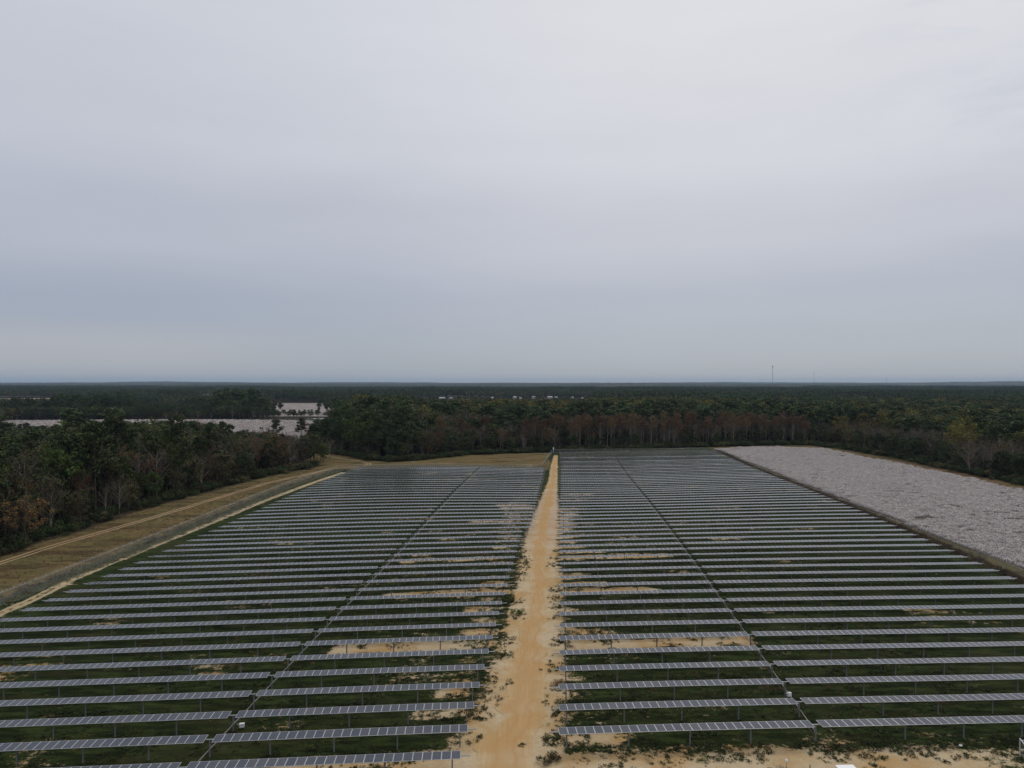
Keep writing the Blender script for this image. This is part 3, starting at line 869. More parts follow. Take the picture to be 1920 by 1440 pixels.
def build_variant(kind, seed, q=1.0):
    mb, cr_, lv = tree_mesh(kind, seed, BASEH[kind], q)
    tv, tf = trunk_arrays(mb)
    tm = np_mesh('trunk', tv, tf, [M[KM[kind][1]]], smooth=True)
    mats = [M[KM[kind][0]]]; mi = np.zeros(len(cr_[1]), int)
    V, F, T = cr_
    if lv is not None:
        mats.append(M['rust'] if kind == 'rust' else M['rust' if seed % 2 else 'olive'])
        V, F, T = join([cr_, lv]); mi = np.concatenate([mi, np.ones(len(lv[1]), int)])
    cm = np_mesh('crown', V, F, mats, mi, {'tint': ('FACE', T)})
    # joined version for the uncountable woods
    Va, Fa, _ = join([(V, F, T), (tv, tf, np.zeros(len(tf)))])
    jm = np_mesh('tree', Va, Fa, mats + [M[KM[kind][1]]], np.concatenate([mi, np.full(len(tf), len(mats))]), {'tint': ('FACE', np.concatenate([T, np.full(len(tf), .5)]))})
    return tm, cm, jm


VAR = {}
for kind, nv in (('pine', 5), ('ever', 4), ('green', 3), ('yellow', 3), ('olive', 3), ('bare', 4), ('rust', 3), ('brown', 3)):
    VAR[kind] = [build_variant(kind, 100 + 17 * i + len(kind) * 1000) for i in range(nv)]
VLO = {kind: [build_variant(kind, 900 + i * 13 + len(kind) * 1000, .16) for i in range(2)] for kind in ('pine', 'ever', 'green', 'yellow', 'olive', 'bare', 'rust')}

NICE = {'pine': ('pine_tree', 'tall dark green pine'), 'ever': ('evergreen_tree', 'rounded dark evergreen tree'), 'green': ('leafy_tree', 'mid green leafy tree'),
        'yellow': ('autumn_tree', 'yellow green autumn tree'), 'olive': ('autumn_tree', 'olive brown autumn tree'), 'bare': ('bare_tree', 'bare grey branched tree'),
        'rust': ('autumn_tree', 'slim pale tree with rusty top'), 'brown': ('autumn_tree', 'brown leaved thinning tree')}


def plant_tree(kind, x, y, h, label, group, vi=None, rz=None, sx=1.0):
    i = random.randrange(len(VAR[kind])) if vi is None else vi
    tm, cm, _ = VAR[kind][i]
    r = empty(NICE[kind][0], (x, y, z1(x, y)), random.random() * 6.28 if rz is None else rz)
    s = h / BASEH[kind]; r.scale = (s * sx, s * sx, s)
    tag(r, label, 'tree', group)
    link('trunk', tm, r); link('crown', cm, r)
    return r


def scatter(x0, x1, y0, y1, step, rs, jit=.85):
    gx, gy = np.meshgrid(np.arange(x0, x1, step), np.arange(y0, y1, step))
    return gx.ravel() + (rs.random(gx.size) - .5) * step * jit, gy.ravel() + (rs.random(gx.size) - .5) * step * jit


rs = np.random.default_rng(5)
X, Y = scatter(-620, 720, 60, 1010, 6.2, rs)
far_ = (Y > 640)
keep = ~(far_ & (rs.random(len(X)) < .25)); X, Y = X[keep], Y[keep]
_, _, wd, c1_, c2_, tn_, _, _ = masks(X, Y)
tl = np.interp(Y, [p[1] for p in TREE_L], [p[0] for p in TREE_L])
A_ = (X < tl - 3) & (Y < 400)
A_ |= (X < -118) & (Y >= 366) & (Y < 520) & (Y < 400 + 0 * X)
C_ = (X < -150) & (Y >= 400) & (Y < 500) & (rs.random(len(X)) < .55)
tbx = [p[0] for p in TREE_B[:12]]; tby = [p[1] for p in TREE_B[:12]]
B_ = (X > -135) & (Y > np.interp(X, tbx, tby) + 2.5)
rx = np.interp(Y, [40, 120, 200, 280, 323, 369, 430, 466], [190, 196, 200, 203, 205, 208, 205, 198])
R_ = (X > rx + 3)
R_ &= ~B_ | (X > 205)
F_ = (X < -135) & (Y > 800)
S_ = (X < -240) & (X > -620) & (Y > 400) & (Y < 1000) & (X < -.62 * Y) & ~inpoly(X, Y, COTTON_L)
ok = (A_ | C_ | B_ | R_ | F_ | S_) & ~inpoly(X, Y, COTTON_L) & ~inpoly(X, Y, FIELD_FAR) & ~inpoly(X, Y, COTTON_R) & (distline(X, Y, OUTER) > 5) & (distline(X, Y, POND + POND[:1]) > 9) & ~inpoly(X, Y, POND)
ok &= np.abs(X) < .74 * Y + 60
X, Y, A_, B_, R_, F_, C_ = X[ok], Y[ok], A_[ok], B_[ok], R_[ok], F_[ok], C_[ok]


def pick(rs, w):
    ks = list(w); p_ = np.array([w[q_] for q_ in ks], float); return ks[rs.choice(len(ks), p=p_ / p_.sum())]


recs = []
patchn = fbm(X / 38, Y / 38, 77, 3); patch2 = fbm(X / 30 + 9, Y / 30, 55, 3)
for i in range(len(X)):
    x, y = X[i], Y[i]; pn_ = patchn[i]; p2 = patch2[i]
    if A_[i] or C_[i]:
        zone = 'A'; edge = np.interp(y, [p[1] for p in TREE_L], [p[0] for p in TREE_L]) - x
        wts = {'bare': 2.4, 'brown': 2.2, 'ever': 1.6, 'green': 1.0, 'pine': 1.2, 'olive': 1.2, 'rust': .3}
        if x < -.56 * y: wts.update(green=3.6, pine=2.6, bare=.8, brown=1.2)
        if p2 > .56: wts.update(bare=4, brown=3, green=.3)
        kd = pick(rs, wts)
        h = {'bare': 13, 'brown': 12.5, 'ever': 12, 'green': 15, 'pine': 19, 'olive': 12, 'rust': 13}[kd] * (.8 + .4 * rs.random())
        h *= 1.3
        if x / y < -.46: h *= 1.12
        a_ = x / y; q_ = patchn[i]
        if y > 185 and not (kd == 'pine' and rs.random() < .16 and y < 400):
            lim = 88 + 34 * q_ if a_ > -.42 else 56 + 42 * q_ if a_ > -.61 else 84 + 30 * q_
            h = max(2.5, min(h, (43.5 - lim * y / 1331) * (.85 + .3 * rs.random())))
        if edge < 9:
            h *= .45 + .35 * rs.random(); kd = pick(rs, {'brown': 2.5, 'bare': 2, 'olive': 2, 'ever': 2, 'green': 1})
    elif R_[i] and not (B_[i] and x < 205 and y > 466):
        zone = 'R'; edge = x - np.interp(y, [40, 120, 200, 280, 323, 369, 430, 466], [190, 196, 200, 203, 205, 208, 205, 198])
        if y > 470: edge = max(edge * .5, y - 466)
        if edge < 14: wts = {'ever': 5, 'bare': 1.6, 'olive': .7}
        elif edge < 42: wts = {'bare': 4.6, 'brown': 1, 'ever': 1.4, 'olive': 1.0, 'yellow': .3}
        elif p2 > .55: wts = {'yellow': 3.0, 'green': 2, 'pine': 1.5, 'olive': 1, 'bare': .5}
        else: wts = {'pine': 4, 'ever': 3, 'green': 1, 'yellow': .5, 'bare': .8}
        kd = pick(rs, wts)
        h = {'ever': 11, 'bare': 12.5, 'olive': 12, 'brown': 12, 'yellow': 20, 'green': 18, 'pine': 21}[kd] * (.8 + .4 * rs.random())
        if edge < 7: h *= .65
        elif edge > 42 and kd == 'ever': h *= 1.4
    elif B_[i]:
        zone = 'B'; edge = y - np.interp(x, tbx, tby)
        ctr = x / y
        if edge < 10: wts = {'ever': 5, 'bare': .6, 'brown': .8}
        elif edge < 40:
            if ctr > .03: wts = {'rust': 5, 'brown': .7, 'bare': 1.4, 'ever': .3} if ctr < .42 else {'bare': 4, 'rust': 1, 'ever': 1}
            elif ctr < -.13: wts = {'ever': 5, 'pine': 4, 'bare': 1, 'green': .8}
            else: wts = {'bare': 2.5, 'brown': 2.5, 'rust': 1.4, 'ever': 1.3, 'olive': .5}
        elif edge < 80: wts = {'bare': 2.6, 'pine': 1.2, 'ever': 1.4, 'green': .8, 'olive': .8} if ctr < -.02 else {'pine': 5, 'ever': 1.2, 'green': .8, 'bare': .4}
        elif p2 > .53 or (y > 560 and y < 760 and -.1 < ctr < .42 and rs.random() < .6): wts = {'green': 3.4, 'yellow': 2.0, 'pine': 1.5, 'olive': .8}
        else: wts = {'pine': 5, 'ever': 3, 'green': 2.2, 'yellow': .5, 'bare': .4}
        kd = pick(rs, wts)
        h = {'ever': 13, 'bare': 15, 'olive': 14, 'brown': 13, 'yellow': 22, 'green': 20, 'pine': 22, 'rust': 18}[kd] * (.82 + .36 * rs.random())
        if edge < 6: h *= .5
        elif edge < 12: h *= .7
        if edge > 60: h *= 1.12
        if edge > 60 and kd in ('ever', 'olive', 'bare'): h *= 1.3
        if ctr < -.15 and edge > 8: h *= 1.15
        if ctr < -.243: h = max(3, min(h, 43.5 - (66 + 150 * (-.243 - ctr)) * y / 1331))
        if y > 560: h = min(h, (43.5 - (29 + 8 * patchn[i]) * y / 1331)) if -.14 < ctr < .13 else min(h, 43.5 - (18 + 22 * patchn[i]) * y / 1331) if ctr > -.2 else h
    else:
        zone = 'F'; edge = 50; a_ = x / y
        kd = pick(rs, {'pine': 4, 'ever': 2.4, 'bare': 2.4, 'green': 1.6, 'olive': 1.2, 'yellow': .3})
        h = {'ever': 12, 'bare': 11, 'olive': 10, 'green': 14, 'pine': 19, 'yellow': 13}[kd] * (.7 + .5 * rs.random()) * (.75 + .6 * patchn[i])
        a_ = x / y
        if -.53 < a_ < -.42 and y < 1100: h *= .62         # low scrub in front of the houses
        if -.36 < a_ < -.238: h = min(h * .55, 9)
        if -.335 < a_ < -.235 and y < 878: continue
        if -.43 < a_ < -.335 and y > 830: h = min(h * 1.35 + 2, 43.5 - 8 * y / 1331)
        elif a_ < -.43: h *= 1.15
        if y < 825: h = min(h, 15)
    recs.append([kd, x, y, h, zone, edge])

# the ones that show largest become things of their own
inview = [r_ for r_ in recs if abs(r_[1]) < .735 * r_[2]]
def front(z, n, key):
    c_ = sorted([r_ for r_ in inview if r_[4] == z and r_[3] > 5], key=key)
    return c_[:n]
solo = front('A', 112, lambda r_: (r_[5] + .35 * r_[2]) - 1.2 * r_[3]) + front('B', 108, lambda r_: r_[5] - .9 * r_[3] + .05 * r_[2]) + front('R', 62, lambda r_: r_[5] + .12 * r_[2] - .8 * r_[3])
sid = set(id(r_) for r_ in solo)
ZN = {'A': 'the left wood', 'B': 'the back wood', 'R': 'the wood past the cotton'}
ZG = {'A': 'trees of the left wood', 'B': 'trees of the wood behind the panels', 'R': 'trees of the wood right of the cotton field'}


def sector(z, x, y, e):
    px = 960 + 1331 * x / y
    if z == 'A': s = 'far left' if px < 180 else 'left part' if px < 360 else 'middle' if px < 500 else 'right end'
    elif z == 'B': s = 'left end' if px < 760 else 'left of track' if px < 1040 else 'right of track' if px < 1240 else 'right end'
    else: s = 'far end' if px < 1650 else 'middle' if px < 1800 else 'nearest end'
    return s, ('front edge' if e < 9 else 'second line' if e < 25 else 'deep inside')


for r_ in solo:
    kd, x, y, h, z, e = r_
    s, dp = sector(z, x, y, e)
    lab = '%s, %s of %s, %s' % (NICE[kd][1], dp, ZN[z], s)
    size = 'tall' if h > BASEH[kd] * 1.0 else 'small'
    if 'tall' not in lab: lab = size + ' ' + lab
    plant_tree(kd, x, y, h, lab, ZG[z])

# trees one can single out
plant_tree('pine', -170, 512, 17, 'irregular dark pine standing against the far white cotton field, left of the pair', 'pines against the far cotton field', 1, 0.4, 1.5)
plant_tree('pine', -150, 505, 18, 'irregular dark pine standing against the far white cotton field, right of the pair', 'pines against the far cotton field', 3, 2.0, 1.5)
plant_tree('ever', -133, 478, 14, 'dense dark evergreen just right of the pair of irregular pines', 'pines against the far cotton field', 0, 1.0, .9)
for i_, (px_, Y_, h_) in enumerate(((120, 330, 22), (150, 335, 23), (218, 330, 23), (300, 300, 22), (400, 420, 19), (418, 425, 20), (432, 415, 19), (325, 310, 20), (395, 395, 17))):
    plant_tree('pine', (px_ - 960) / 1331 * Y_, Y_, h_, '%s of nine slender pines rising over the left wood, counted from the left' % ordinal([1, 2, 3, 4, 7, 8, 9, 5, 6][i_]), 'slender pines rising over the left wood', i_ % 5)
plant_tree('brown', -127, 184, 14, 'broad orange brown tree at the near left edge of the wood', ZG['A'], 1, 1.0, 1.3)
plant_tree('rust', (62 - 960) / 1331 * 270, 270, 21, 'round topped red brown tree among green trees at far left', ZG['A'], 0, 0, 1.9)
plant_tree('bare', 207.5, 322, 15, 'pale forked bare tree above the dark bushes at the right', ZG['R'], 2, 1.2, 1.2)


# uncountable woods: points carrying kind, height and turn, one mesh instance each
def instancer(name, sources, P, idx, scl, rot, label, kind='stuff'):
    me = bpy.data.meshes.new(name)
    n_ = len(P); me.vertices.add(n_); me.vertices.foreach_set('co', np.ascontiguousarray(P, np.float32).ravel())
    for an, tp, arr in (('pick', 'INT', idx), ('turn', 'FLOAT', rot)):
        a = me.attributes.new(an, tp, 'POINT'); a.data.foreach_set('value', np.ascontiguousarray(arr, np.int32 if tp == 'INT' else np.float32))
    a = me.attributes.new('size', 'FLOAT_VECTOR', 'POINT'); a.data.foreach_set('vector', np.ascontiguousarray(scl, np.float32).ravel())
    o = link(name, me); tag(o, label, kind=kind)
    ng = bpy.data.node_groups.new(name, 'GeometryNodeTree')
    ng.interface.new_socket('Geometry', in_out='INPUT', socket_type='NodeSocketGeometry'); ng.interface.new_socket('Geometry', in_out='OUTPUT', socket_type='NodeSocketGeometry')
    N = ng.nodes; gi = N.new('NodeGroupInput'); go = N.new('NodeGroupOutput')
    iop = N.new('GeometryNodeInstanceOnPoints'); iop.inputs['Pick Instance'].default_value = True
    g2i = N.new('GeometryNodeGeometryToInstance')
    hold = []
    for j, sm in enumerate(sources):
        so = bpy.data.objects.new(name + '_source', sm); hold.append(so)
        oi = N.new('GeometryNodeObjectInfo'); oi.inputs['Object'].default_value = so; oi.inputs['As Instance'].default_value = False
        hold.append(oi)
    # Geometry to Instance keeps the order in which links were made reversed, so link last first
    infos = [h_ for h_ in hold if hasattr(h_, 'inputs')]
    for oi in reversed(infos): ng.links.new(oi.outputs['Geometry'], g2i.inputs[0])
    def at(nm, tp):
        q_ = N.new('GeometryNodeInputNamedAttribute'); q_.data_type = tp; q_.inputs[0].default_value = nm
        return q_.outputs[0]
    cx = N.new('ShaderNodeCombineXYZ'); ng.links.new(at('turn', 'FLOAT'), cx.inputs[2])
    ng.links.new(gi.outputs[0], iop.inputs['Points']); ng.links.new(g2i.outputs[0], iop.inputs['Instance'])
    ng.links.new(at('pick', 'INT'), iop.inputs['Instance Index']); ng.links.new(cx.outputs[0], iop.inputs['Rotation'])
    ng.links.new(at('size', 'FLOAT_VECTOR'), iop.inputs['Scale'])
    ng.links.new(iop.outputs[0], go.inputs[0])
    md = o.modifiers.new('spread', 'NODES'); md.node_group = ng
    return o


srcs, where_ = [], {}
for kd in VAR:
    for i, v_ in enumerate(VAR[kd]): where_[(kd, i)] = len(srcs); srcs.append(v_[2])
mass = [r_ for r_ in recs if id(r_) not in sid]
P = np.array([(r_[1], r_[2]) for r_ in mass]); Hh = np.array([r_[3] for r_ in mass])
idx = np.array([where_[(r_[0], int(rs.integers(len(VAR[r_[0]]))))] for r_ in mass])
s_ = Hh / np.array([BASEH[r_[0]] for r_ in mass])
wide = s_ * (.9 + .35 * rs.random(len(s_))) * np.array([1.3 if (r_[5] > 40 and r_[0] in ('ever', 'green', 'yellow', 'olive', 'pine')) else 1.0 for r_ in mass])
instancer('woods', srcs, np.column_stack([P, zg(P[:, 0], P[:, 1])]), idx, np.column_stack([wide, wide, s_]), rs.random(len(P)) * 6.28, 'mixed woods of pines and bare autumn trees behind the first trees')
print('trees solo', len(solo), 'mass', len(mass))

# undergrowth along the wood edges
def bush_mesh(name, mat, seed, n=7, per=55, rad=.8, size=.17, h=1.0):
    r_ = np.random.default_rng(seed)
    C = np.column_stack([r_.normal(size=n) * .7, r_.normal(size=n) * .7, .45 * h + .5 * h * r_.random(n)])
    V, F, T = leafcloud(C, per, rad * (.6 + .6 * r_.random(n)), size, r_, .75)
    return np_mesh(name, V, F, [mat], attrs={'tint': ('FACE', T)})


BUSH = [bush_mesh('bush', M[m_], 41 + i, 11, 90, .6, .1) for i, m_ in enumerate(('ever', 'ever', 'olive', 'weed', 'weed'))]
Pb = []
for L, n_, off in ((TREE_L, 330, -1), (TREE_B[1:12], 620, 0), (TREE_B[11:19], 480, 1)):
    t, x, y, _ = resample(L, 1.0); ii = rs.integers(0, len(t), n_)
    dx = rs.normal(size=n_) * 2.2
    if off == -1: Pb.append(np.column_stack([x[ii] - 3.2 + dx, y[ii] + rs.normal(size=n_)]))
    elif off == 0: Pb.append(np.column_stack([x[ii] + rs.normal(size=n_), y[ii] + 3.5 + dx]))
    else: Pb.append(np.column_stack([x[ii] + 3.6 + dx, y[ii] + rs.normal(size=n_)]))
Pb = np.concatenate(Pb); n_ = len(Pb); sb = .8 + 1.9 * rs.random(n_) ** 1.5
instancer('undergrowth', BUSH, np.column_stack([Pb, zg(Pb[:, 0], Pb[:, 1])]), rs.choice([0, 0, 1, 1, 2, 3, 4], n_), np.column_stack([sb, sb, sb]), rs.random(n_) * 6.28, 'dark tangled undergrowth along the edges of the woods')

# far woods: simple trees gathered into canopy patches
def patch_mesh(seed, S=70., step=8.5):
    r_ = np.random.default_rng(seed); parts = {}
    gx_, gy_ = scatter(-S / 2, S / 2, -S / 2, S / 2, step, r_, .9)
    Vs, Fs, Ts, Ms, o = [], [], [], [], 0; mats = [M['pine'], M['ever'], M['green'], M['twig'], M['olive'], M['yellow'], M['bark'], M['rust']]
    dom = seed % 3
    for a_, b_ in zip(gx_, gy_):
        k_ = r_.choice(8, p=[[.5, .28, .08, .05, .06, .03, 0, 0], [.25, .32, .14, .14, .1, .03, 0, .02], [.62, .3, .05, .01, .02, 0, 0, 0]][dom])
        H_ = (17 if k_ in (0, 1) else 15) * (.75 + .5 * r_.random()); W_ = 3.6 * (.75 + .5 * r_.random())
        nc = 7; d = r_.normal(size=(nc, 3)); d /= np.linalg.norm(d, axis=1)[:, None]
        C = d * np.array([W_ * .6, W_ * .6, H_ * .22]) + np.array([a_, b_, H_ * .72])
        V_, F_, T_ = leafcloud(C, 10, np.full(nc, W_ * .5), 1.15, r_, .8)
        Vs.append(V_); Fs.append(F_ + o); Ts.append(T_); Ms.append(np.full(len(F_), k_)); o += len(V_)
        tv = np.array([(a_ - .2, b_, 0), (a_ + .2, b_, 0), (a_ + .15, b_, H_ * .7), (a_ - .15, b_, H_ * .7)])
        Vs.append(tv); Fs.append(np.array([[0, 1, 2, 3]]) + o); Ts.append(np.array([.5])); Ms.append(np.array([6])); o += 4
    return np_mesh('canopy', np.concatenate(Vs), np.concatenate(Fs), mats, np.concatenate(Ms), {'tint': ('FACE', np.concatenate(Ts))})


PATCHES = [patch_mesh(300 + i) for i in range(9)]
rs2 = np.random.default_rng(17)
Xp, Yp = scatter(-3300, 3500, 985, 4300, 64, rs2, .35)
okp = (np.abs(Xp) < .78 * Yp + 90)
for pl in (FIELD_FAR, FIELD_LEFT, FIELD_MID): okp &= ~inpoly(Xp, Yp, pl)
okp &= ~((Xp > -260) & (Xp < 260) & (Yp > 1560) & (Yp < 1900))
a_ = Xp / Yp
okp &= ~((a_ > -.56) & (a_ < -.415) & (Yp < 1290))
Xp, Yp = Xp[okp], Yp[okp]
hs = .55 + 1.0 * fbm(Xp / 260, Yp / 180, 5, 3)
clr = open_far(Xp, Yp) < .5
Xp, Yp, hs = Xp[clr], Yp[clr], hs[clr]
hs = np.where((Xp / Yp > -.36) & (Xp / Yp < -.1) & (Yp > 1500) & (Yp < 1800), hs * 1.15, hs)
# keep the woods low on the sight line to the farthest left field
hs = np.where((Xp / Yp < -.6) & (Yp < 1900), np.minimum(hs, np.clip((43 - 30 * Yp / 1331) / 20, .15, 1)), hs)
hs = np.where((Xp / Yp > -.15) & (Xp / Yp < .13) & (Yp < 1570), np.clip((42 - 34 * Yp / 1331) / 22, .2, 1), hs)
dn = (fbm(Xp / 500, Yp / 240, 91, 3) * 9 * 1.6 - 2.2 + rs2.random(len(Xp)) * 1.6).astype(int).clip(0, 8)
instancer('distant_woods', PATCHES, np.column_stack([Xp, Yp, zg(Xp, Yp) - .3]), dn, np.column_stack([np.ones_like(hs), np.ones_like(hs), hs]), (rs2.integers(0, 4, len(Xp)) * 1.5708), 'wide flat woods stretching towards the horizon')

# beyond four kilometres the woods are a rough canopy sheet
ta = np.linspace(-.86, .86, 620); rd = [4150.]
while rd[-1] < 17500: rd.append(rd[-1] + max(9, rd[-1] * .0042) * (1 if rd[-1] < 9000 else 2.2))
rd = np.array(rd); TT, RR = np.meshgrid(ta, rd); xf2 = (np.tan(TT * .85) * RR).ravel(); yf2 = RR.ravel()
hz = 7 + 13 * fbm(xf2 / 26, yf2 / 26, 61, 2) + 9 * (fbm(xf2 / 330, yf2 / 180, 63, 3) - .4)
nz = fbm(xf2 / 1500, yf2 / 420, 66, 4)
hz = np.where((nz > .69) & (yf2 < 11000), .6, hz)
Vc = np.column_stack([xf2, yf2, zg(xf2, yf2) + hz])
n1_, n2_ = len(ta), len(rd)
I = (np.arange(n2_ - 1)[:, None] * n1_ + np.arange(n1_ - 1)[None, :]).ravel()
Fc = np.stack([I, I + 1, I + n1_ + 1, I + n1_], 1)
k = NT('far_canopy')
pc_ = k.coord('Position')
c = k.mix(k.sm(k.noise(pc_, 0.035, 5, .7), .38, .62), (0.013, 0.022, 0.014), (0.05, 0.06, 0.03))
c = k.mix(k.math('MULTIPLY', k.sm(k.noise(k.coord('Position', (1, .35, 1)), 0.0028, 4, .6), .5, .64), .6), c, (0.072, 0.055, 0.042))
c = k.mix(k.sm(k.attr('open').outputs['Fac'], .2, .8), c, (0.15, 0.125, 0.09))
k.L(c, k.b.inputs['Base Color']); k.b.inputs['Specular IOR Level'].default_value = .05
cv = np_mesh('far_canopy', Vc, Fc, [k.m], attrs={'open': ('POINT', (hz < 1).astype(float))})
tag(link('horizon_woods', cv), 'dark band of woods along the horizon', kind='stuff')

# ------------------------------------------------------------------ cotton plants
def cotton_patch(seed, S=2.0, n=115):
    r_ = np.random.default_rng(seed); parts = []
    px = (r_.integers(0, 2, n) - .5) * 1.0 + r_.normal(size=n) * .2; py = (r_.random(n) - .5) * S; pz = .25 + .65 * r_.random(n) ** .7
    V, F, T = leafcloud(np.column_stack([px, py, pz]), 4, np.full(n, .10), .08, r_, .8)
    m_ = 60; bx = (r_.integers(0, 2, m_) - .5) * 1.0 + r_.normal(size=m_) * .08; by = (r_.random(m_) - .5) * S
    S_ = np.column_stack([bx, by, np.zeros(m_)]); E_ = S_ + np.column_stack([r_.normal(size=m_) * .2, r_.normal(size=m_) * .2, .6 + .4 * r_.random(m_)])
    V2, F2, T2 = sticks(S_, E_, np.full(m_, .024), r_)
    Va, Fa, Ta = join([(V, F, T), (V2, F2, T2)])
    return np_mesh('cotton_plants', Va, Fa, [M['cotton'], M['stalk']], np.concatenate([np.zeros(len(F), int), np.ones(len(F2), int)]), {'tint': ('FACE', Ta)})


CP = [cotton_patch(500 + i) for i in range(5)]
Xc, Yc = scatter(105, 196, 100, 460, 2.0, rs2, .12)
inn = inpoly(Xc, Yc, COTTON_R) & (Xc < .74 * Yc + 12)
ed = distline(Xc, Yc, COTTON_R[6:15]) + 3 * (fbm(Xc / 7, Yc / 7, 4) - .5)
dens = fbm(Xc / 5, Yc / 2.5, 14, 3)
inn &= (ed > 1.0 + 5 * rs2.random(len(Xc)) ** 2) & (dens > .16 + .2 * rs2.random(len(Xc)))
Xc, Yc = Xc[inn], Yc[inn]; hc = .75 + .5 * rs2.random(len(Xc))
instancer('cotton_crop', CP, np.column_stack([Xc, Yc, zg(Xc, Yc)]), rs2.integers(0, 5, len(Xc)), np.column_stack([hc * 0 + 1, hc * 0 + 1, hc]), rs2.integers(0, 2, len(Xc)) * 3.1416 - R(4), 'ripe white cotton crop in rows right of the panels')
Xc, Yc = scatter(-560, -120, 500, 800, 6.0, rs2, .6)
inn = inpoly(Xc, Yc, COTTON_L) & (np.abs(Xc) < .75 * Yc); Xc, Yc = Xc[inn], Yc[inn]
instancer('far_cotton_crop', CP, np.column_stack([Xc, Yc, zg(Xc, Yc)]), rs2.integers(0, 5, len(Xc)), np.tile([1.6, 1.6, .7], (len(Xc), 1)), np.full(len(Xc), -.2), 'pale cotton crop on the hill beyond the left wood')

# ------------------------------------------------------------------ weeds and grass
def tuft(seed, mat, n=26, h=.4, spread=.28, w=.018):
    r_ = np.random.default_rng(seed)
    S_ = np.column_stack([r_.normal(size=n) * spread, r_.normal(size=n) * spread, np.zeros(n)])
    E_ = S_ + np.column_stack([r_.normal(size=n) * .18, r_.normal(size=n) * .18, h * (.5 + .8 * r_.random(n))])
    V, F, T = sticks(S_, E_, np.full(n, w), r_)
    return np_mesh('tuft', V, F, [mat], attrs={'tint': ('FACE', T)})


WEED = [bush_mesh('weed', M['weed'], 71, 5, 26, .34, .085, .3), bush_mesh('weed', M['weed'], 72, 8, 24, .4, .09, .25), bush_mesh('weed', M['ever'], 73, 6, 26, .4, .09, .35),
        bush_mesh('weed', M['green'], 74, 5, 20, .35, .08, .28), tuft(75, M['drygrass'], 40, .5, .35), tuft(76, M['olive'] if False else M['drygrass'], 30, .4, .5), bush_mesh('weed', M['rust'], 77, 6, 22, .4, .07, .3)]
Xw, Yw = scatter(-60, 66, 68, 175, 1.0, rs2, .95)
sd, dr, wo, *_ = masks(Xw, Yw)
w_, v_ = wv(Xw, Yw)
dt = distline(Xw, Yw, TRACK); hw_ = np.interp(Yw, [p[1] for p in TRACK], TRACK_HW)
cl_ = fbm(Xw / 2.6, Yw / 2.0, 201, 3)
pw = np.where(sd > .3, sstep(.50, .68, cl_) * .85, .30 * sstep(.3, .7, cl_) + .08) * np.where(dt < hw_ * .8, .0, 1) * np.where(v_ < 76.5, .3, 1)
pw = np.where((v_ < 80) & (v_ > 75.5) & (w_ > 14), sstep(.40, .55, cl_), pw)
kp = rs2.random(len(Xw)) < pw; Xw, Yw, sd = Xw[kp], Yw[kp], sd[kp]
ix = np.where(rs2.random(len(Xw)) < .72, rs2.choice([0, 1, 1, 2], len(Xw)), rs2.choice([3, 3, 4, 5, 6], len(Xw)))
sw = .35 + .85 * rs2.random(len(Xw)) ** 1.4
instancer('weeds', WEED, np.column_stack([Xw, Yw, zg(Xw, Yw)]), ix, np.column_stack([sw * 1.15, sw * 1.15, sw * .6]), rs2.random(len(Xw)) * 6.28, 'low dark weeds growing between the panel rows')
print('weeds', len(Xw))
# tall dead weeds along the right fence and sparse ones along the left one
Pf = []
for L, n_, sp_ in (([wpt(106.2, 100), wpt(105.6, 240), wpt(105.4, 424)], 2300, .8), ([wpt(-99.6, 110), wpt(-101, 180), wpt(-101.5, 230), wpt(-101, 300), wpt(-98, 345)], 300, .7)):
    t, x, y, _ = resample(L, 1.0); ii = rs2.integers(0, len(t), n_)
    Pf.append(np.column_stack([x[ii] + rs2.normal(size=n_) * sp_, y[ii] + rs2.normal(size=n_)]))
Pf = np.concatenate(Pf); n_ = len(Pf)
TW = [tuft(81, M['drygrass'], 34, .9, .3, .025), tuft(82, M['stalk'], 40, 1.0, .35, .028), bush_mesh('weed', M['olive'], 83, 5, 24, .35, .09, .5), bush_mesh('weed', M['weed'], 84, 5, 26, .4, .09, .4)]
instancer('fence_weeds', TW, np.column_stack([Pf, zg(Pf[:, 0], Pf[:, 1])]), rs2.choice([0, 1, 1, 2, 3], n_), np.column_stack([np.full(n_, 1.)] * 2 + [.3 + .75 * rs2.random(n_) ** 1.6]), rs2.random(n_) * 6.28, 'tall dead weeds growing along the fences')
t, x, y, _ = resample([wpt(-98.6, 100), wpt(-99.4, 180), wpt(-99.8, 230), wpt(-99.4, 300), wpt(-96, 345)], 1.0); n_ = 2600; ii = rs2.integers(0, len(t), n_)
Pf = np.column_stack([x[ii] + rs2.normal(size=n_) * .9, y[ii] + rs2.normal(size=n_)])
GW = [tuft(86, M['greyweed'], 34, .6, .4, .025), bush_mesh('weed', M['greyweed'], 87, 5, 24, .35, .08, .35), tuft(88, M['drygrass'], 30, .5, .4, .02)]
instancer('verge_weeds', GW, np.column_stack([Pf, zg(Pf[:, 0], Pf[:, 1])]), rs2.choice([0, 0, 1, 1, 2], n_), np.column_stack([np.full(n_, 1.)] * 2 + [.5 + .6 * rs2.random(n_)]), rs2.random(n_) * 6.28, 'grey green weeds along the foot of the left fence')
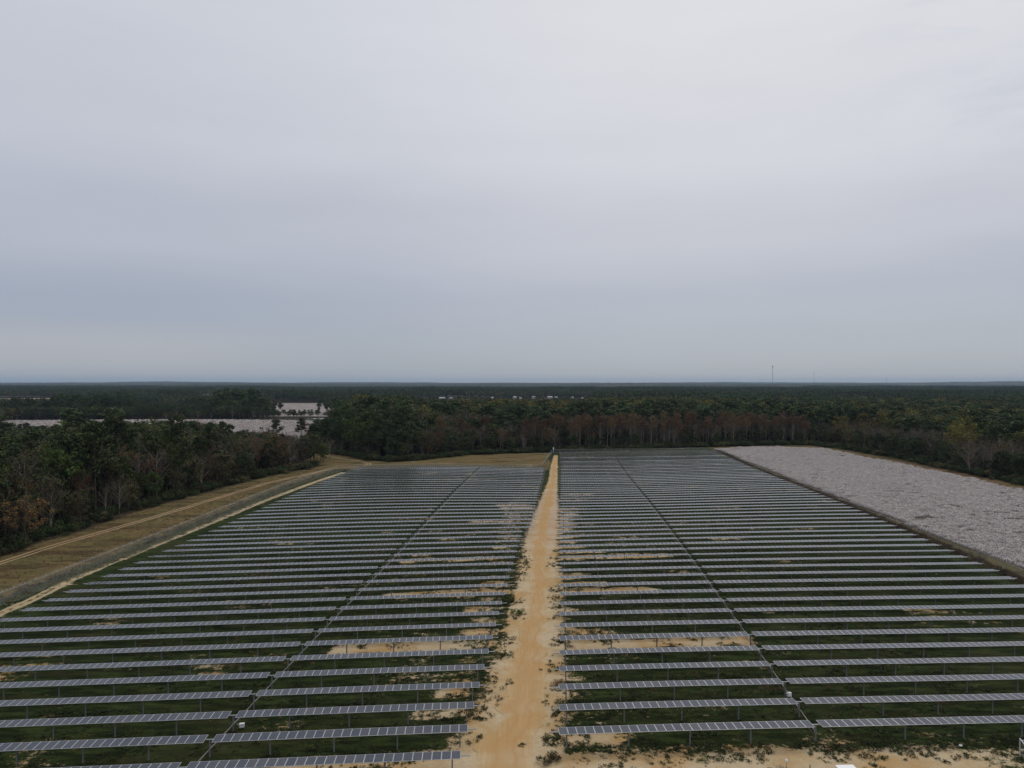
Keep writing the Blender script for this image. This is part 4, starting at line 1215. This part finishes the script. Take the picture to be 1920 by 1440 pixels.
# dry grass of the left strip and the back field
Xd, Yd = scatter(-140, -92, 110, 350, 1.25, rs2, .95)
w_, v_ = wv(Xd, Yd); tl = np.interp(Yd, [p[1] for p in TREE_L], [p[0] for p in TREE_L])
kp = (w_ < -101.5) & (Xd > tl) & (distline(Xd, Yd, OUTER) > 1.7) & (rs2.random(len(Xd)) < .55); Xd, Yd = Xd[kp], Yd[kp]
DG = [tuft(91, M['drygrass'], 22, .28, .4, .02), tuft(92, M['drygrass'], 22, .22, .5, .02), tuft(93, M['stalk'], 16, .3, .4, .02), bush_mesh('weed', M['olive'], 94, 4, 16, .3, .06, .15)]
instancer('dry_grass', DG, np.column_stack([Xd, Yd, zg(Xd, Yd)]), rs2.choice([0, 0, 1, 2, 3], len(Xd)), np.column_stack([np.full(len(Xd), 1.)] * 3), rs2.random(len(Xd)) * 6.28, 'brown dry grass between the left fence and the wood')

# shrubs one can count by the track
def shrub(x, y, s, mat, label, seed=0, flat=.8):
    r = empty('shrub', (x, y, z1(x, y))); tag(r, label, 'shrub', 'shrubs beside the sandy track')
    me = bush_mesh('foliage', mat, 600 + seed, 11, 130, .55, .07, .8)
    f_ = link('foliage', me, r); f_.scale = (s, s, s * flat)
    mb = MB()
    for j in range(5):
        a_ = j * 1.26; mb.tube([(0, 0, -.1), (.3 * math.cos(a_) * s, .3 * math.sin(a_) * s, .45 * s * flat)], [.03, .015], 4)
    mb.build('stem', [M['bark']], r)


shrub(4.1, 77.6, 1.0, M['olive'], 'round olive brown shrub on the sand left of the first right panel row', 1)
shrub(1.1, 80.9, .35, M['weed'], 'tiny flat green weed clump on the sandy track', 2, .4)
shrub(5.6, 82.6, .42, M['ever'], 'low dark shrub at the left end of the first right panel row', 3, .5)
shrub(-1.6, 106.5, .8, M['green'], 'green shrub left of the track near the sixth left row', 4)
shrub(-.6, 132.5, 1.0, M['green'], 'upright green shrub on the left verge of the sandy track', 5, 1.3)
shrub(.9, 126.0, .9, M['green'], 'broad green shrub on the left verge just nearer than the upright one', 6)
shrub(-5.0, 96, .8, M['weed'], 'dark shrub at the track end of the third left panel row', 7)
shrub(6.2, 96.5, .7, M['rust'], 'reddish shrub at the track end of the third right panel row', 8)

# ------------------------------------------------------------------ small things at the front
x, y = 34.55, 72.9; z = z1(x, y)
r = empty('equipment_cabinet', (x, y, z), R(3)); tag(r, 'white equipment cabinet on the sandy ground at the bottom edge', 'cabinet')
mb = MB(); mb.box(-.85, .85, -.7, .7, .12, 1.72); mb.build('housing', [M['grey']], r)
mb = MB(); mb.box(-.95, .95, -.8, .8, 1.72, 1.8); mb.build('roof', [M['white']], r)
for s in (-.42, .42):
    mb = MB(); mb.box(s - .4, s + .4, -.73, -.702, .2, 1.65); d = mb.build('door', [M['grey']], r)
    mb = MB(); mb.box(s * .2 - .03, s * .2 + .03, -.77, -.73, .85, 1.0); mb.build('handle', [M['dark']], d)
mb = MB(); mb.box(-.95, .95, -.8, .8, -.3, .12); mb.build('plinth', [M['palerut']], r)

x, y = 29.5, 76.2; z = z1(x, y)
r = empty('marker_post', (x, y, z)); tag(r, 'short marker post with a white cap on the front sand', 'post', 'marker posts on the front sand')
mb = MB(); mb.tube([(0, 0, -.3), (0, 0, .75)], .05, 8); mb.build('shaft', [M['wood']], r)
mb = MB(); mb.tube([(0, 0, .75), (0, 0, .9), (0, 0, 1.0)], [.13, .13, .05], 10); mb.build('cap', [M['white']], r)
x, y = 31.9, 75.9; z = z1(x, y)
mb = MB(); mb.tube([(0, 0, -.3), (0, 0, .55), (0, 0, .58)], [.05, .05, .02], 8)
o = mb.build('marker_post', [M['dark']]); o.location = (x, y, z); tag(o, 'short dark stake on the front sand right of the white capped post', 'post', 'marker posts on the front sand')

x, y = 51.2, 80.9; z = z1(x, y)
mb = MB(); rr3 = np.random.default_rng(3)
import bmesh
bm = bmesh.new(); bmesh.ops.create_icosphere(bm, subdivisions=2, radius=.17)
for v in bm.verts: v.co *= 1 + .25 * (random.random() - .5); v.co.z *= .6; v.co.x *= 1.3
me = bpy.data.meshes.new('white_stone'); bm.to_mesh(me); bm.free(); me.materials.append(M['white'])
o = link('white_stone', me, None, (x, y, z + .08)); tag(o, 'single white stone lying in the weeds near the bottom right', 'stone')

x, y = 56.3, 78.6; z = z1(x, y)
r = empty('fence_gate', (x, y, z)); tag(r, 'grey steel gate panel with wire mesh at the bottom right corner', 'gate')
mb = MB(); mb.tube([(-.35, -2.8, -.3), (-.1, -2.4, 1.2), (0, 0, 2.1)], [.11, .1, .06], 8); mb.build('brace_post', [M['alu']], r)
mb = MB(); mb.tube([(0, 0, -.3), (0, 0, 2.1)], .06, 8); mb.build('gate_post', [M['alu']], r)
mb = MB(); mb.tube([(0, 0, 1.9), (3.6, -.3, 1.9)], .035, 6); mb.tube([(0, 0, .9), (3.6, -.3, .9)], .03, 6); mb.build('rail', [M['alu']], r)
mb = MB(); mb.poly([(0, 0, .05), (3.6, -.3, .05), (3.6, -.3, 1.9), (0, 0, 1.9)]); mb.build('wire_mesh', [M['mesh']], r)

# ------------------------------------------------------------------ poles, houses, masts
def pole(x, y, h, label, lean=0.0):
    r = empty('utility_pole', (x, y, z1(x, y))); tag(r, label, 'utility pole', 'utility poles in the woods')
    mb = MB(); mb.tube([(0, 0, -1), (lean, 0, h)], [.32, .2], 8); mb.build('pole_shaft', [M['wood']], r)
    mb = MB(); mb.box(lean - 1.3, lean + 1.3, -.08, .08, h - 1.1, h - .9); mb.build('crossarm', [M['wood']], r)


def lookx(px, Y): return (px - 960) / 1331 * Y
pole(lookx(337, 300), 300, 24.0, 'pale utility pole rising from the left wood in front of the cotton field')
pole(lookx(1201.5, 520), 520, 19.8, 'pale utility pole among the pines above the rusty trees')
pole(lookx(1003, 500), 500, 16.5, 'thin grey pole among the pines left of the sandy track')
pole(lookx(288, 285), 285, 16.5, 'pale utility pole low in the left wood')
x, y = wpt(5.0, 425.5); r = empty('corner_pole', (x, y, z1(x, y))); tag(r, 'pale corner post where the sandy track meets the wood', 'post')
mb = MB(); mb.tube([(0, 0, -.5), (0, 0, 3.6)], .16, 8); mb.build('pole_shaft', [M['alu']], r)
mb = MB(); mb.box(-.35, .35, -.3, -.17, 2.2, 3.2); mb.build('meter_box', [M['white']], r)


def house(x, y, w, d, h, rot, roofm, wallm, label, group='houses among the far trees'):
    r = empty('house', (x, y, z1(x, y)), rot); tag(r, label, 'house', group)
    mb = MB(); mb.box(-w / 2, w / 2, -d / 2, d / 2, -.5, h)
    mb.poly([(-w / 2, -d / 2, h), (-w / 2, d / 2, h), (-w / 2, 0, h + d * .2)][::-1]); mb.poly([(w / 2, -d / 2, h), (w / 2, d / 2, h), (w / 2, 0, h + d * .2)])
    mb.build('wall', [wallm], r)
    mb = MB(); e = .5; t = .15; rz = d * .22
    for s in (-1, 1):
        P = [(-w / 2 - e, s * (d / 2 + e), h - .15), (w / 2 + e, s * (d / 2 + e), h - .15), (w / 2 + e, 0, h + rz), (-w / 2 - e, 0, h + rz)]
        Q = [(a, b, c + t) for a, b, c in P]
        mb.poly(P[::s]); mb.poly(Q[::-s])
        for i in range(4): mb.poly([P[i], P[(i + 1) % 4], Q[(i + 1) % 4], Q[i]])
    rf = mb.build('roof', [roofm], r)
    mb = MB(); mb.box(w * .2, w * .2 + .8, .6, 1.3, h + rz * .5, h + rz + .9); mb.build('chimney', [M['palerut']], rf)
    for s in (-.32, .3):
        mb = MB(); mb.box(w * s - .6, w * s + .6, -d / 2 - .05, -d / 2 - .003, 1.0, 2.3); mb.build('window', [M['dark']], r)
    mb = MB(); mb.box(-.5, .5, -d / 2 - .06, -d / 2 - .003, 0, 2.1); mb.build('door', [M['wood']], r)


M['roofw'] = simple('pale_metal_roof', (0.26, 0.27, 0.29), .5); M['roofg'] = simple('grey_shingles', (0.24, 0.24, 0.25), .8)
M['wallw'] = simple('white_siding', (0.27, 0.265, 0.25), .7); M['wallb'] = simple('tan_siding', (0.42, 0.34, 0.27), .7)
house(lookx(281, 1120), 1120, 11, 8, 3.4, .1, M['roofw'], M['wallb'], 'low house with a white roof, leftmost of three houses beyond the left wood')
house(lookx(341, 1090), 1090, 8, 6, 3.6, -.2, M['roofw'], M['wallw'], 'white walled house, middle of three houses beyond the left wood')
house(lookx(385, 1180), 1180, 10, 7, 3.2, .3, M['roofg'], M['wallb'], 'tan house, rightmost of three houses beyond the left wood')
TN = [(a_, b_, c_ * .5, d_, e_ - 1.2) for a_, b_, c_, d_, e_ in [(829, 1640, 26, 12, 8), (846, 1650, 16, 9, 8), (965, 1690, 14, 9, 9), (976, 1620, 9, 8, 8), (1000, 1720, 14, 9, 9), (1031, 1660, 22, 10, 9.5), (1043, 1700, 12, 8, 8.5), (1073, 1680, 8, 8, 9.5), (1092, 1640, 7, 7, 8.5), (923, 1680, 10, 8, 8)]]
for i, (px_, Y_, w_, d_, h_) in enumerate(TN):
    house(lookx(px_, Y_), Y_, w_, d_, h_, [.1, -.3, .5, -.1, .2][i % 5], M['roofw'] if i % 3 != 1 else M['roofg'], M['wallw'], 'white town building above the treetops, %s of ten from the left' % ordinal([1, 2, 4, 5, 6, 7, 8, 9, 10, 3][i]), 'white buildings of the far town')
rt = [('ever', 14), ('bare', 13), ('pine', 17), ('olive', 12)]
PT_ = []; 
for j in range(90):
    xx_ = rs2.uniform(-260, 260); yy_ = rs2.uniform(1565, 1890)
    if min(abs(xx_ - lookx(t_[0], t_[1])) for t_ in TN) > 14 or yy_ > 1730: PT_.append((xx_, yy_))
PT_ = np.array(PT_); lo = [VLO[q_][0][2] for q_ in ('ever', 'bare', 'pine', 'olive')]
instancer('town_woods', lo, np.column_stack([PT_, zg(PT_[:, 0], PT_[:, 1])]), rs2.integers(0, 4, len(PT_)), np.tile([1.1, 1.1, .62], (len(PT_), 1)), rs2.random(len(PT_)) * 6.28, 'loose woods around the far town')


def mast(px_, Y_, top_px, label, wd):
    x = lookx(px_, Y_); h = 41.5 + (717 - top_px) * Y_ / 1331; z = z1(x, Y_); h -= z
    r = empty('radio_mast', (x, Y_, z)); tag(r, label, 'radio mast', 'radio masts on the horizon')
    mb = MB(); 
    for a_ in range(3):
        t_ = a_ * 2.094; mb.tube([(wd * math.cos(t_), wd * math.sin(t_), 0), (wd * math.cos(t_), wd * math.sin(t_), h)], wd * .22, 4)
    for j in range(int(h / (wd * 5))):
        z0 = j * wd * 5; a_ = j % 3 * 2.094; b_ = (j + 1) % 3 * 2.094
        mb.tube([(wd * math.cos(a_), wd * math.sin(a_), z0), (wd * math.cos(b_), wd * math.sin(b_), z0 + wd * 5)], wd * .12, 3)
    mb.build('lattice', [M['mast']], r)
    mb = MB(); mb.box(-wd * 2.2, wd * 2.2, -wd * 2, wd * 2, h - 6, h - 2.5); mb.build('antenna', [M['mast']], r)


M['mast'] = simple('mast_steel', (0.2, 0.2, 0.21), .6, .3)
mast(1448.5, 2900, 685.5, 'tallest thin radio mast on the horizon, right of centre', 0.9)
mast(1526, 5200, 698, 'faint middle radio mast on the horizon', 1.0)
mast(1662.5, 6400, 709, 'faint rightmost short radio mast on the horizon', 1.1)

# ------------------------------------------------------------------ air
HZ = MB(); HZ.box(-20500, 20500, -3200, 20500, -14, 135)
hm = bpy.data.materials.new('haze_air'); hm.use_nodes = True
for q_ in list(hm.node_tree.nodes): hm.node_tree.nodes.remove(q_)
ho = hm.node_tree.nodes.new('ShaderNodeOutputMaterial'); hv = hm.node_tree.nodes.new('ShaderNodeVolumePrincipled')
hv.inputs['Density'].default_value = 4.0e-5; hv.inputs['Color'].default_value = (0.50, 0.68, 0.92, 1)
hm.node_tree.links.new(hv.outputs[0], ho.inputs['Volume'])
tag(HZ.build('haze', [hm]), 'thin blue grey haze over the far woods', kind='stuff')

# ------------------------------------------------------------------ sky, sun, camera
SUN_EL, SUN_AZ = R(48), R(25)
w = bpy.data.worlds.new('World'); sc.world = w; w.use_nodes = True
nt = w.node_tree; N = nt.nodes
for q_ in list(N): N.remove(q_)
out = N.new('ShaderNodeOutputWorld'); bg = N.new('ShaderNodeBackground'); nt.links.new(bg.outputs[0], out.inputs[0])
sky = N.new('ShaderNodeTexSky'); sky.sky_type = 'NISHITA'; sky.sun_disc = False; sky.sun_elevation = SUN_EL; sky.sun_rotation = SUN_AZ


class W(NT):
    def __init__(s): s.t = nt; s.n = N


k = W()
tc = N.new('ShaderNodeTexCoord'); se = N.new('ShaderNodeSeparateXYZ'); nt.links.new(tc.outputs['Generated'], se.inputs[0])
cr_ = N.new('ShaderNodeValToRGB'); cr_.color_ramp.interpolation = 'EASE'
for i, (p_, c_) in enumerate(SKY):
    e_ = cr_.color_ramp.elements[i] if i < 2 else cr_.color_ramp.elements.new(p_)
    e_.position = p_; e_.color = c_ + (1,)
def wmap(scale, rot=(0, 0, 0), loc=(0, 0, 0)):
    m_ = N.new('ShaderNodeMapping'); m_.inputs['Scale'].default_value = scale; m_.inputs['Rotation'].default_value = rot; m_.inputs['Location'].default_value = loc
    nt.links.new(tc.outputs['Generated'], m_.inputs[0]); return m_.outputs[0]
soft = k.noise(wmap((1, 1, 4.5), (0, R(-6), 0), (.4, 0, 2)), 1.3, 3, .5)
elev = k.math('ADD', se.outputs[2], k.math('MULTIPLY', k.math('SUBTRACT', soft, .5), .15))
nt.links.new(elev, cr_.inputs[0])
side = k.sm(se.outputs[0], -.65, .25)
col_ = k.mix(side, (0.86, 0.875, 0.90), (1.03, 1.015, 0.985))
c = k.mix(1.0, cr_.outputs[0], col_, 'MULTIPLY')
wisp = k.noise(wmap((1, 1, 3.2), (0, R(22), 0), (2, 1, 0)), 5.5, 6, .62, .4)
wm = k.math('MULTIPLY', k.sm(wisp, .45, .7), k.math('MULTIPLY', k.sm(se.outputs[0], .33, .6), k.sm(se.outputs[2], .12, .3)))
c = k.mix(k.math('MULTIPLY', wm, .6), c, (0.43, 0.46, 0.53))
low = k.math('MULTIPLY', k.sm(se.outputs[0], -.15, -.5), k.math('MULTIPLY', k.sm(se.outputs[2], .085, .045), k.sm(se.outputs[2], -.01, .03)))
band = k.math('MULTIPLY', k.sm(k.math('ADD', se.outputs[0], k.math('MULTIPLY', soft, .3)), .12, -.35), k.math('MULTIPLY', k.sm(se.outputs[2], .17, .115), k.sm(se.outputs[2], .055, .085)))
c = k.mix(k.math('MULTIPLY', band, .5), c, (0.30, 0.34, 0.425))
c = k.mix(k.math('MULTIPLY', low, .6), c, (0.41, 0.415, 0.45))
fine = k.noise(wmap((1, 1, 5)), 7, 5, .55)
c = k.mix(.5, c, k.mix(fine, (0.95, 0.95, 0.96), (1.05, 1.05, 1.045)), 'MULTIPLY') if False else k.mix(1.0, c, k.mix(fine, (0.97, 0.97, 0.975), (1.03, 1.03, 1.025)), 'MULTIPLY')
c = k.mix(0.012, c, sky.outputs[0], 'ADD')
nt.links.new(c, bg.inputs[0]); bg.inputs[1].default_value = 1.0

sl = bpy.data.lights.new('sun', 'SUN'); sl.energy = 0.9; sl.angle = R(14); sl.color = (1, .96, .9)
so = bpy.data.objects.new('sun', sl); col.objects.link(so)
so.rotation_euler = (math.pi / 2 - SUN_EL, 0, math.pi - SUN_AZ)

cam = bpy.data.cameras.new('camera'); co = bpy.data.objects.new('camera', cam); col.objects.link(co)
cam.sensor_width = 36; cam.lens = 36 * 1331 / 1920; cam.clip_start = .5; cam.clip_end = 60000
co.location = (0, 0, 41.5); co.rotation_euler = (R(90) - math.atan(3 / 1331), 0, 0)
sc.camera = co
sc.view_settings.view_transform = 'Standard'; sc.view_settings.look = 'None'; sc.view_settings.exposure = 0; sc.view_settings.gamma = 1
sc.cycles.volume_bounces = 0; sc.cycles.max_bounces = 5; sc.cycles.transparent_max_bounces = 12
sc.cycles.use_denoising = True
